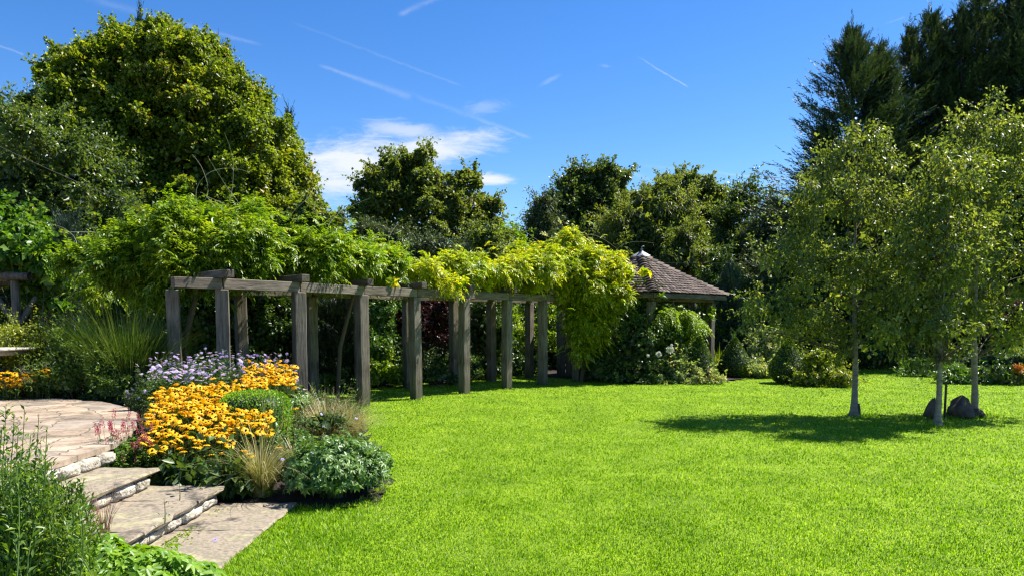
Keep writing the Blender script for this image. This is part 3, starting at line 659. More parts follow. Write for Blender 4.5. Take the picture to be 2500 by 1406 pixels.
# ------------------------------------------------------------------ wisteria
def wisteria(lobes, n, seed, L_=.30, leaflet=.085, hang=.45, clump=.3, up=.4, lump=.14, inner=.12, cut=.72, shrink=1.0):
    """pinnate leaves: each a curved stalk with leaflet pairs"""
    rg = np.random.default_rng(seed)
    C_ = np.array([l[0] for l in lobes], float); R_ = np.array([l[1] for l in lobes], float); R_ = np.maximum(R_-shrink*(.45*clump+.25*L_), R_*.4)
    area = (R_[:, 0]*R_[:, 2]+R_[:, 0]*R_[:, 1]+R_[:, 1]*R_[:, 2]); pr = area/area.sum()
    nc = int(area.sum()*4/(clump**2*2))+6
    li = rg.choice(len(lobes), nc, p=pr); u = rsph(rg, nc); ph = rg.uniform(0, 6, (len(lobes), 3))
    f = 1+lump*(np.sin(u[:, 0]*5+ph[li, 0])+np.sin(u[:, 1]*5+ph[li, 1])+np.sin(u[:, 2]*6+ph[li, 2]))*.6
    cc = C_[li]+u*R_[li]*f[:, None]*.92; keep = np.ones(nc, bool)
    for k in range(len(lobes)):
        d = np.linalg.norm((cc-C_[k])/R_[k], axis=1); keep &= ~((d < cut) & (li != k))
    cc, u = cc[keep], u[keep]; nc = len(cc); csz = clump*rg.uniform(.5, 1.3, nc)
    ci = rg.integers(0, nc, n); v = nrm(rg.normal(size=(n, 3))*.8+.8*u[ci]+np.array([0, 0, up]))
    far_ = rg.uniform(.1, 1, n)*np.where(rg.uniform(0, 1, n) < .06, 2.3, 1); pos = cc[ci]+v*(csz[ci]*far_)[:, None]*np.array([1, 1, .8])
    a = nrm(v*.6+rg.normal(size=(n, 3))*.45+np.array([0, 0, -hang*.3])); nn = nrm(np.array([0, 0, 1])+rg.normal(size=(n, 3))*.35+v*.2)
    s = nrm(np.cross(a, nn)); Lr = L_*rg.uniform(.6, 1.15, n)
    out = []; K = 5
    for j in range(1, K+1):
        t_ = j/(K+.6)
        c_ = pos+a*(Lr*t_)[:, None]-np.array([0, 0, 1])*(Lr*hang*t_*t_)[:, None]
        for sg in (-1, 1):
            ax = nrm(s*sg*.85+a*.55-np.array([0, 0, .35])+rg.normal(size=(n, 3))*.12)
            sz = leaflet*(1-.35*abs(t_-.5))*rg.uniform(.8, 1.15, n)
            out.append(kites(c_, ax, nn+rg.normal(size=(n, 3))*.2, sz, sz*.36, .15, .15))
    c_ = pos+a*Lr[:, None]-np.array([0, 0, 1])*(Lr*hang)[:, None]
    out.append(kites(c_, nrm(a-np.array([0, 0, .8])), nn, leaflet*np.ones(n), leaflet*.38*np.ones(n)))
    ni = int(n*inner*6)
    k = rg.choice(len(lobes), ni, p=pr); uu = rsph(rg, ni)*rg.uniform(.1, .8, ni)[:, None]
    out.append(kites(C_[k]+uu*R_[k], rsph(rg, ni), nrm(uu+rg.normal(size=(ni, 3))*.4), np.full(ni, .17), np.full(ni, .12)))
    return join(out)
def tendrils(starts, seed, L_=(.6, 1.4), r=.005, up=.9):
    rg = np.random.default_rng(seed); parts = []
    for s in starts:
        p = np.array(s, float); d = nrm(np.array([rg.normal()*.7, rg.normal()*.5, up+rg.normal()*.3])); pts_ = [p]; n__ = 10; l = rg.uniform(*L_)/n__
        curl = rg.normal(size=3)*.18
        for i in range(n__):
            d = nrm(d+curl+np.array([0, 0, -.13])+rg.normal(size=3)*.06); p = p+d*l; pts_.append(p)
        parts.append(tube(pts_, np.linspace(r, r*.4, len(pts_)), 5))
    return parts
# left, green: a high mound over the near end
WL = [lob(535, 600, 13.0, 130, 100, .95), lob(600, 540, 13.4, 50, 50, .5), lob(400, 610, 12.8, 130, 85, .85), lob(665, 615, 13.9, 110, 64, .85), lob(320, 640, 12.9, 100, 60, .75),
      lob(215, 640, 13.0, 70, 38, .5), lob(765, 628, 14.3, 85, 50, .8), lob(480, 650, 12.8, 110, 36, .8), lob(620, 660, 13.6, 100, 28, .8), lob(300, 690, 13.0, 85, 36, .5),
      lob(520, 535, 13.0, 55, 42, .6), lob(370, 560, 12.9, 60, 45, .6), lob(860, 640, 15.2, 75, 50, .8), lob(760, 665, 14.0, 90, 28, .8), lob(940, 660, 16.2, 70, 36, .8), lob(220, 690, 13.6, 45, 30, .4), lob(385, 700, 12.5, 42, 42, .35)]
w1 = thing('wisteria', 'mid green wisteria mounded high over the near left end of the pergola', 'climber', (-4.6, 12.6, 0))
v, f = wisteria(WL[:9]+WL[9:11]+WL[14:]+[lob(640, 662, 12.8, 46, 20, .3), lob(480, 658, 12.2, 50, 18, .3), lob(800, 668, 14.0, 44, 18, .3)], 10500, 21, .25, .092, hang=.2, clump=.32, lump=.24, up=.7); obj('foliage', v, f, 'wisteria_leaf', w1)
st = [P(x, y, D) for x, y, D in [(520, 500, 13), (560, 505, 13), (440, 520, 13), (500, 490, 13), (600, 520, 13.4), (330, 560, 12.8), (180, 620, 13), (420, 540, 12.8), (700, 540, 13.6), (800, 560, 14.4), (560, 490, 13.0), (480, 500, 12.8), (870, 600, 15.3), (950, 630, 16), (240, 590, 13)]]
for v, f in tendrils(st, 5): obj('tendril', v, f, 'tendril', w1)
v, f = join([tube([(FP[1][0]-1.0, 12.6, .3), (FP[1][0]-1.05, 12.7, 1.2), (FP[1][0]-.7, 12.6, 2.3), (FP[1][0]-.2, 12.7, 2.7)], [.06, .05, .045, .03], 8),
             tube([(FP[1][0]-1.1, 12.7, .3), (FP[1][0]-.95, 12.55, 1.1), (FP[1][0]-1.2, 12.7, 1.9), (FP[1][0]-1.4, 12.7, 2.6)], [.045, .04, .035, .02], 7)])
obj('stem', v, f, 'woody_stem', w1, smooth_=True)
# right, golden
WR = [lob(1010, 663, 16.4, 70, 28, .7), lob(1100, 658, 17.4, 80, 32, .8), lob(1195, 660, 18.3, 85, 36, .9), lob(1290, 650, 19.2, 85, 46, 1.0), lob(960, 690, 15.0, 26, 14, .2), lob(1085, 694, 16.2, 30, 16, .22), lob(1190, 700, 17.3, 30, 18, .22), lob(1305, 706, 18.6, 36, 18, .25), lob(1380, 640, 20.2, 80, 60, 1.0),
      lob(1400, 680, 19.9, 80, 55, 1.0), lob(1455, 655, 20.2, 66, 48, .9), lob(1462, 715, 20.0, 58, 58, .85), lob(1380, 605, 20.6, 55, 32, .6), lob(1535, 668, 19.7, 44, 24, .3), lob(1575, 664, 19.5, 34, 13, .16), lob(1530, 710, 19.8, 30, 34, .3),
      lob(1200, 690, 18.2, 18, 60, .2), lob(1375, 705, 19.4, 22, 40, .25), lob(1455, 765, 19.9, 58, 50, .5), lob(1440, 825, 19.8, 42, 60, .4), lob(1520, 800, 20.2, 22, 25, .25), lob(1345, 680, 19.6, 60, 40, .6), lob(1420, 760, 19.8, 45, 60, .4)]
wm = thing('wisteria', 'lime tinted wisteria low over the middle posts, between the green mound and the gold one', 'climber', (-2.6, 15.6, 0))
v, f = wisteria([lob(775, 622, 14.3, 80, 42, .8), lob(860, 640, 15.1, 75, 34, .7), lob(760, 642, 14.3, 80, 20, .6), lob(940, 648, 16.0, 70, 26, .7), lob(900, 632, 16.1, 60, 28, .7)], 4200, 24, .25, .095, hang=.22, clump=.30, lump=.24, up=.7); obj('foliage', v, f, 'wisteria_mid_leaf', wm)
v, f = tube([(-3.7, 15.6, 0), (-3.6, 15.5, 1.1), (-3.3, 15.5, 2.2), (-2.9, 15.6, 2.6)], [.05, .045, .035, .02], 7); obj('stem', v, f, 'woody_stem', wm, smooth_=True)
w2 = thing('wisteria', 'yellowing wisteria spilling over the far end of the pergola beside the gazebo', 'climber', (1.6, 20.0, 0))
v, f = wisteria(WR, 11500, 22, .27, .10, hang=.35, clump=.32, lump=.24, up=.6); obj('foliage', v, f, 'wisteria_gold_leaf', w2)
st = [P(x, y, D) for x, y, D in [(1130, 640, 17.5), (1110, 640, 17.2), (1400, 590, 20), (1440, 600, 20), (1500, 620, 20.3), (1590, 650, 20.3), (1330, 600, 20), (1000, 640, 16.8), (960, 640, 16.5)]]
for v, f in tendrils(st, 15, (.7, 1.8)): obj('tendril', v, f, 'tendril', w2)
v, f = join([tube([(1.9, 20.1, 0), (2.0, 20.0, 1.0), (1.8, 20.1, 2.0), (1.5, 20.2, 2.6)], [.07, .06, .05, .03], 8), tube([(2.0, 20.2, 0), (1.85, 20.1, 1.2), (2.1, 20.2, 2.3)], [.05, .04, .03], 7)])
obj('stem', v, f, 'woody_stem', w2, smooth_=True)

# ------------------------------------------------------------------ gazebo
GC = np.array([3.82, 22.05]); gz = thing('gazebo', 'open timber gazebo with a brown tiled hipped roof and lead cap', 'gazebo', (GC[0], GC[1], 0))
cor = [np.array([3.72, 19.45]), np.array([6.42, 22.05]), np.array([3.92, 24.65]), np.array([1.22, 22.05])]
ZE, ZA = 2.40, 3.60
apx = np.array([GC[0], GC[1], ZA])
rf_parts = []; rng = random.Random(5)
roof = bpy.data.objects.new('roof', None)
def Rz(t_):  # slightly sagging slope
    return ZE+(ZA-ZE)*(.88*t_+.12*t_*t_)
tv = []; tf = []
NR = 15
for s_ in range(4):
    A, B = cor[s_], cor[(s_+1) % 4]
    outn = (A+B)/2-GC; outn = outn/np.linalg.norm(outn)
    for i in range(NR):
        t0, t1 = i/NR*.94, (i+1.25)/NR*.94
        def at(A_, t_): q = A_*(1-t_)+GC*t_; return np.array([q[0], q[1], Rz(t_)])
        a0, b0_, a1, b1 = at(A, t0), at(B, t0), at(A, t1), at(B, t1)
        L0 = np.linalg.norm(b0_-a0); nt_ = max(1, int(L0/.175)); offs = .5*(i % 2)
        es = [0.0]+[(k_+offs)/nt_ for k_ in range(0 if offs else 1, nt_)]+[1.0]
        for k_ in range(len(es)-1):
            e0, e1 = es[k_]+.0015, es[k_+1]-.0015
            if e1-e0 < .01: continue
            lift = .030+rng.uniform(-.006, .008); thk = .018
            o3 = np.array([outn[0], outn[1], 0])*.012
            p0 = a0+(b0_-a0)*e0; p1 = a0+(b0_-a0)*e1; p2 = a1+(b1-a1)*e1; p3 = a1+(b1-a1)*e0
            up0 = np.array([0, 0, lift]); up1 = np.array([0, 0, .008])
            n0 = len(tv)
            tv += [p0+up0+o3, p1+up0+o3+np.array([0, 0, rng.uniform(-.003, .003)]), p2+up1, p3+up1, p0+up0-[0, 0, thk]+o3, p1+up0-[0, 0, thk]+o3, p2+up1-[0, 0, thk], p3+up1-[0, 0, thk]]
            tf += [(n0, n0+1, n0+2, n0+3), (n0+4, n0+7, n0+6, n0+5), (n0, n0+4, n0+5, n0+1), (n0+1, n0+5, n0+6, n0+2), (n0+3, n0+2, n0+6, n0+7), (n0, n0+3, n0+7, n0+4)]
rt = obj('roof', tv, tf, 'roof_tile', gz)
# bonnet tiles riding each hip
hv = []
for s_ in range(4):
    A = cor[s_]; od = A-GC; od = od/np.linalg.norm(od); sd3 = np.array([-od[1], od[0], 0]); od3 = np.array([od[0], od[1], 0])
    for i in range(NR):
        t0, t1 = i/NR*.94, (i+1.1)/NR*.94
        q0 = np.append(A*(1-t0)+GC*t0, Rz(t0)); q1 = np.append(A*(1-t1)+GC*t1, Rz(t1))
        a = np.linspace(-1, 1, 9); vs = []
        for q, wd, hh in ((q0+od3*.03, .17, .085), (q1, .13, .05)):
            for th_ in (0, -.018):
                for x_ in a: vs.append(q+sd3*x_*wd-od3*abs(x_)*wd*.9*.5+np.array([0, 0, hh*math.cos(x_*PI/2)**.8-.012+th_]))
        fs = []
        for k_ in range(8):
            fs += [(k_, k_+1, 18+k_+1, 18+k_), (9+k_+1, 9+k_, 27+k_, 27+k_+1), (k_+1, k_, 9+k_, 9+k_+1)]
        hv.append((vs, fs))
v, f = join(hv); obj('hip_tiles', v, f, 'roof_tile', rt)
v, f = join([(np.array([np.append(c_*(1-.93)+GC*.93, Rz(.93)+.075) for c_ in cor]+[apx+[0, 0, .06]]), np.array([(0, 1, 4), (1, 2, 4), (2, 3, 4), (3, 0, 4)]))])
def capb(bm):
    # dressed lead: flared four-sided cap with rolled hips
    rings = [(.19, -.05), (.13, -.005), (.08, .035), (.04, .06), (.02, .09)]
    prev = None
    for (r_, z_) in rings:
        vs = []
        for k_ in range(16):
            a = k_*PI/8; sq = 1/max(abs(math.cos(a)), abs(math.sin(a))); r2 = r_*(1+(sq-1)*.9)*(1+.05*(k_ % 4 == 2))
            vs.append(bm.verts.new((r2*math.cos(a), r2*math.sin(a), z_+(.03 if k_ % 4 == 2 else 0))))
        if prev:
            for k_ in range(16): bm.faces.new((prev[k_], prev[(k_+1) % 16], vs[(k_+1) % 16], vs[k_]))
        prev = vs
    bm.faces.new(prev)
bm_obj('lead_cap', capb, 'lead', rt, (0, 0, ZA-.02), (0, 0, PI/4+math.atan2(cor[0][1]-GC[1], cor[0][0]-GC[0])), True)
v, f = join([tube([apx+[0, 0, .05], apx+[0, 0, .22]], [.012, .010], 8), tube([apx+[0, 0, .10], apx+[0, 0, .12], apx+[0, 0, .15], apx+[0, 0, .17]], [.012, .035, .035, .012], 10), tube([apx+[0, 0, .20], apx+[.05, 0, .23], apx+[.08, 0, .22]], [.012, .02, .004], 6)])
obj('finial', v, f, 'lead', rt, smooth_=True)
# soffit + eaves beams + posts
sv = [np.append(c_*.985+GC*.015, ZE-.012) for c_ in cor]+[apx-[0, 0, .10]]
v, f = np.array(sv), np.array([(0, 1, 4), (1, 2, 4), (2, 3, 4), (3, 0, 4)])
obj('ceiling_boards', v, f, 'soffit', rt)
inn = [c_*.80+GC*.20 for c_ in cor]; gl = GC
for s_ in range(4):
    beam_between(inn[s_], inn[(s_+1) % 4], 2.18, .14, .16, 200+s_, 'beam', (.07, -.08), 'dark_timber_beam', gz, gl)
    post(inn[s_], math.atan2(*(inn[(s_+1) % 4]-inn[s_])[::-1]), 210+s_, 2.17, 0, .2, gz, gl)
    e0, e1 = cor[s_]*.975+GC*.025, cor[(s_+1) % 4]*.975+GC*.025
    beam_between(e0, e1, ZE-.145, .03, .13, 220+s_, 'fascia', (0, -.03), 'dark_timber_beam', gz, gl)
# climbers on the gazebo
GV = [lob(1668, 805, 20.3, 38, 55, .3), lob(1630, 768, 20.1, 42, 18, .25), lob(1690, 790, 20.7, 28, 30, .2), lob(1735, 762, 21.6, 16, 32, .15), lob(1616, 722, 19.6, 9, 12, .1)]
w3 = thing('wisteria', 'lime green climber hanging under the eaves of the gazebo', 'climber', (4.3, 20.1, 0))
v, f = wisteria(GV, 900, 23, .28, .10, hang=.8, clump=.22); obj('foliage', v, f, 'lime_leaf', w3)
v, f = join([tube([(4.35, 20.2, 0), (4.5, 20.2, 1.0), (4.4, 20.3, 2.2)], [.04, .03, .02], 7)]); obj('stem', v, f, 'woody_stem', w3)
shrub('climbing_rose', 'dark leaved rose with white blooms against the gazebo front', (3.2, 19.9, .03), [lob(1560, 850, 20.0, 75, 85, .6), lob(1620, 850, 20.2, 60, 60, .5), lob(1575, 760, 20.3, 50, 60, .45), lob(1500, 880, 20.2, 50, 60, .5)], 9000, .08, 'shrub_leaf', 31, cat='rose', clump=.2, asp=.65)
rose = bpy.context.scene.objects['climbing_rose']
# white blooms
def bloom(r_, seed):
    rg = np.random.default_rng(seed); n = 40; u = rsph(rg, n); p = u*r_*.35; return kites(p, u, nrm(np.cross(u, rsph(rg, n))), np.full(n, r_*.8), np.full(n, r_*.9), .3, 0)
for k_, (x, y) in enumerate([(1636, 854), (1608, 864), (1582, 868), (1640, 842), (1560, 842)]):
    v, f = bloom([.105, .08, .045, .035, .03][k_], k_); obj('bloom', v+P(x, y, 19.45), f, 'white_petal', rose)

# ------------------------------------------------------------------ trees
tree('conifer_behind', '', '', (0, 0, 0), [lob(0, 0, 10, 1, 1)], 10, .1, 'conifer_needle') if False else None
def conifer(name, label, base, top, rad, n_pl, seed, mat='conifer_needle', low=.3, group=None, pl_len=1.0, lean=(0, 0), extra=(), cat='conifer', pw=.62, leafl=.15, shape=.8, nleaf=26, updir=.75):
    """feathery cypress: sprays sweeping out and up around each leader"""
    t_ = thing(name, label, cat, base, group); rg = np.random.default_rng(seed)
    leaders = [(np.array(base, float), np.array(top, float), rad)]+[(np.array(a, float), np.array(b, float), r_) for a, b, r_ in extra]
    trunks = []; P0 = []; D0 = []; LL = []
    for (b, tp, R) in leaders:
        Hh = tp[2]-b[2]; k = 8; tt = np.linspace(0, 1, k)[:, None]; path = b+(tp-b)*tt
        trunks.append(tube(path, np.linspace(.03*Hh**.6*1.1, .012, k), 7))
        npl = int(n_pl*(R*Hh)/sum(r2*(t2[2]-b2[2]) for b2, t2, r2 in leaders))
        nb = max(6, npl//8); zb = low/Hh+(1-low/Hh)*rg.uniform(0, 1, nb)**.85; zb = np.clip(zb, 0, .985); ab = rg.uniform(0, 2*PI, nb)
        Rb = R*(1-zb)**shape*(1+.20*np.sin(ab*3+zb*17+seed)+.12*np.sin(ab*5-zb*29+seed*2))*rg.uniform(.7, 1.12, nb)*np.where(zb < .12, .75+2*zb, 1)+.12
        k_ = rg.integers(0, nb, npl); fr = rg.uniform(.22, 1.0, npl)**.75; az = ab[k_]+rg.normal(size=npl)*.10
        od = np.stack([np.cos(az), np.sin(az), 0*az], 1); z = zb[k_]
        rise = (.16*updir+.10)*Rb[k_]*fr+.16*Rb[k_]*fr**3
        p = b+(tp-b)*z[:, None]+od*(Rb[k_]*fr)[:, None]+np.stack([0*az, 0*az, rise], 1)
        az2 = az+rg.normal(size=npl)*.55*(1.15-fr); o2 = np.stack([np.cos(az2), np.sin(az2), 0*az2], 1)
        up_ = updir*rg.uniform(.4, 1.3, npl)+1.0*z**3
        d = nrm(o2+np.stack([0*az, 0*az, up_], 1)+rg.normal(size=(npl, 3))*.15)
        P0.append(p-d*.5*pl_len); D0.append(d); LL.append(pl_len*rg.uniform(.5, 1.1, npl)*(.5+.5*(1-z)))
        # leader tip
        m_ = 14; zt = rg.uniform(.86, 1.0, m_); P0.append(b+(tp-b)*zt[:, None]); D0.append(nrm(np.stack([rg.normal(size=m_)*.45, rg.normal(size=m_)*.45, np.ones(m_)], 1))); LL.append(pl_len*.5*np.ones(m_))
    P0, D0, LL = np.concatenate(P0), np.concatenate(D0), np.concatenate(LL); n = len(P0)
    out = []; ref = nrm(np.cross(D0, np.array([0, 0, 1.])+rg.normal(size=(n, 3))*.3)); nn = np.cross(ref, D0)
    for j in range(nleaf):
        t1 = (j+.5)/nleaf; sg = -1 if j % 2 else 1
        p = P0+D0*(LL*t1)[:, None]+np.array([0, 0, 1])*(.12*LL*t1*t1)[:, None]-np.array([0, 0, 1])*(.05*LL)[:, None]
        w_ = pw*(1-t1*.8)
        ax = nrm(D0*1.0+ref*sg*w_*rg.uniform(.5, 1.3, (n, 1))+rg.normal(size=(n, 3))*.22)
        sz = leafl*rg.uniform(.7, 1.3, n)*(1.25-.6*t1)*np.clip(LL/pl_len, .5, 1)
        out.append(kites(p, ax, nn+rg.normal(size=(n, 3))*.4, sz, sz*.26, .1, 0))
    v, f = join(out); obj('crown', v, f, mat, t_)
    v, f = join(trunks); obj('trunk', v, f, 'bark', t_, smooth_=True)
    return t_
def G(x, D): return np.array([(x-1250)/F*D, D, 0.])
# left rear: maple-like giant with cypresses showing behind it
GCY = 'dark cypresses behind the big maple'
for k_, (x, y, D, R) in enumerate([(343, 22, 36, 2.2), (532, 88, 36, 2.4), (655, 238, 35, 2.0), (704, 262, 35, 1.5)]):
    conifer('cypress_tree', ['cypress whose thin tip stands above the very top of the maple', 'dark cypress rising just right of the top of the maple', 'cypress showing halfway down the right side of the maple', 'small cypress tip lowest on the right side of the maple'][k_],
            G(x+5, D), P(x, y, D), R, 900, 40+k_, 'conifer_blue_needle', 4, GCY, 1.3, leafl=.26, nleaf=18, shape=.62)
ML = [lob(385, 210, 28, 115, 105, 2.6), lob(300, 230, 28, 110, 100, 2.6), lob(470, 230, 28, 110, 120, 2.6), lob(215, 235, 27, 82, 85, 2.2), lob(150, 235, 27, 42, 70, 1.2), lob(560, 310, 28, 110, 120, 2.6),
      lob(620, 400, 28, 105, 120, 2.6), lob(680, 480, 28, 80, 90, 2.2), lob(400, 350, 27.5, 180, 140, 3.0), lob(250, 340, 27, 125, 110, 2.6), lob(520, 450, 27, 150, 120, 2.6), lob(330, 125, 28, 62, 48, 1.4), lob(410, 125, 28, 80, 50, 1.5), lob(480, 160, 28, 70, 60, 1.5), lob(330, 470, 27, 170, 110, 2.8),
      lob(735, 470, 28, 35, 45, 1.0), lob(600, 560, 27, 140, 90, 2.6), lob(740, 560, 27, 70, 60, 2.0)]
tree('maple_tree', 'huge dense yellow green maple towering over the left half', 'tree', G(400, 28), ML, 230000, .128, 'maple_leaf', .45, 3, seed=51, clump=.40, asp=.85, inner=.10, sprig=.10, sprig_len=.6, lump=.06, squash=.85, up=.45, dens=1.1)
LT = [lob(40, 370, 21, 85, 95, 1.6), lob(100, 330, 21, 55, 70, 1.0), lob(10, 300, 21, 40, 50, .9), lob(150, 420, 20, 110, 100, 1.8), lob(60, 480, 20, 120, 90, 1.8), lob(200, 520, 20, 110, 90, 1.6), lob(60, 270, 21, 22, 40, .4), lob(240, 440, 20.5, 70, 70, 1.2), lob(40, 570, 19, 130, 80, 1.6), lob(200, 610, 19, 110, 70, 1.4), lob(-90, 420, 21, 90, 160, 1.8), lob(320, 545, 20, 70, 60, 1.0)]
tree('apple_tree', 'dark glossy leaved tree in front of the maple at the far left', 'tree', G(60, 20.5), LT, 75000, .11, 'dark_leaf', .22, 1.5, seed=52, clump=.42, asp=.62, inner=.12, sprig=.14, sprig_len=.8, lump=.12)
# centre
CT = [lob(1030, 426, 42, 42, 52, 1.4), lob(955, 446, 42, 60, 55, 1.6), lob(935, 501, 42, 60, 55, 1.8), lob(1080, 466, 42, 60, 60, 1.8), lob(1140, 496, 42, 55, 60, 1.6), lob(1170, 566, 42, 48, 60, 1.6), lob(1000, 526, 42, 90, 80, 2.4), lob(1090, 546, 42, 80, 70, 2.2), lob(885, 566, 42, 40, 60, 1.4), lob(960, 560, 42, 90, 60, 2.2), lob(968, 404, 42, 20, 30, .6), lob(1030, 398, 42, 22, 34, .7), lob(1092, 436, 42, 26, 30, .7), lob(1195, 526, 42, 28, 34, .8), lob(905, 471, 42, 26, 26, .8), lob(1060, 570, 41, 110, 60, 2.4)]
tree('oak_tree', 'round crowned tree in the centre in front of the white cloud', 'tree', G(1040, 42), CT, 85000, .165, 'oak_leaf', .35, 3, seed=53, clump=.5, asp=.8, inner=.03, sprig=.12, sprig_len=.9, lump=.2, dens=.62)
T2 = [lob(1440, 454, 45, 62, 45, 1.8), lob(1400, 474, 45, 45, 50, 1.6), lob(1480, 454, 45, 42, 45, 1.4), lob(1400, 544, 45, 80, 80, 2.4), lob(1470, 544, 45, 80, 90, 2.6), lob(1350, 560, 45, 50, 70, 1.6), lob(1520, 504, 45, 30, 50, 1.2), lob(1430, 600, 44, 100, 60, 2.6)]
tree('lime_tree', 'tall dark tree behind the golden wisteria, left of the twin tops', 'tree', G(1440, 45), T2, 70000, .17, 'dark_leaf', .35, 3, seed=54, clump=.5, asp=.8, inner=.10, sprig=.12, sprig_len=1.0, lump=.16)
T2b = [lob(1325, 520, 38, 28, 40, .9), lob(1320, 570, 38, 40, 50, 1.2), lob(1350, 620, 38, 60, 50, 1.3), lob(1290, 620, 38, 40, 40, 1.0)]
tree('willow_tree', 'small grey green willow left of the tall dark tree', 'tree', G(1320, 38), T2b, 12000, .2, 'willow_leaf', .15, 2, seed=55, clump=.5, asp=.3, sprig=.2, sprig_len=.9)
T3 = [lob(1600, 512, 34, 60, 50, 1.2), lob(1560, 560, 34, 80, 80, 1.6), lob(1630, 560, 34, 70, 90, 1.6), lob(1530, 640, 34, 70, 80, 1.5), lob(1650, 640, 33, 80, 80, 1.6), lob(1575, 482, 34, 20, 25, .5)]
tree('weeping_tree', 'olive green drooping tree directly behind the gazebo roof', 'tree', G(1600, 34), T3, 46000, .18, 'oak_leaf', .25, 2, seed=56, clump=.5, asp=.32, hang=1.1, sprig=.18, sprig_len=.9, inner=.12, lump=.16)
T4 = [lob(1650, 464, 44, 42, 35, 1.2), lob(1700, 469, 44, 45, 38, 1.3), lob(1620, 504, 44, 40, 45, 1.3), lob(1680, 534, 44, 75, 70, 2.2), lob(1735, 514, 44, 35, 50, 1.2), lob(1700, 590, 43, 60, 70, 1.8)]
tree('maple_tree', 'twin topped tree with rusty tips between gazebo and conifers', 'tree', G(1690, 44), T4, 42000, .17, 'oak_leaf', .3, 3, seed=57, clump=.45, asp=.8, inner=.08, sprig=.14, sprig_len=.8, lump=.16)
T5 = [lob(1790, 510, 38, 45, 40, 1.0), lob(1830, 500, 38, 25, 38, .7), lob(1800, 580, 38, 60, 60, 1.3), lob(1770, 640, 37, 60, 60, 1.3), lob(1830, 640, 37, 60, 70, 1.5)]
tree('pear_tree', 'airy small leaved tree with upright twigs right of the twin topped tree', 'tree', G(1800, 38), T5, 17000, .17, 'dark_leaf', .18, 2.5, seed=58, clump=.42, asp=.55, inner=.05, sprig=.3, sprig_len=1.2, lump=.15)
T6 = [lob(1890, 530, 36, 50, 45, 1.1), lob(1930, 600, 34, 70, 90, 1.5), lob(1870, 620, 35, 60, 70, 1.4), lob(1900, 700, 32, 80, 90, 1.5), lob(1830, 720, 32, 60, 70, 1.3)]
tree('willow_tree', 'silvery willow between the airy tree and the dark conifers', 'tree', G(1900, 35), T6, 26000, .18, 'willow_leaf', .18, 2.5, seed=59, clump=.42, asp=.3, inner=.12, sprig=.22, sprig_len=.9)
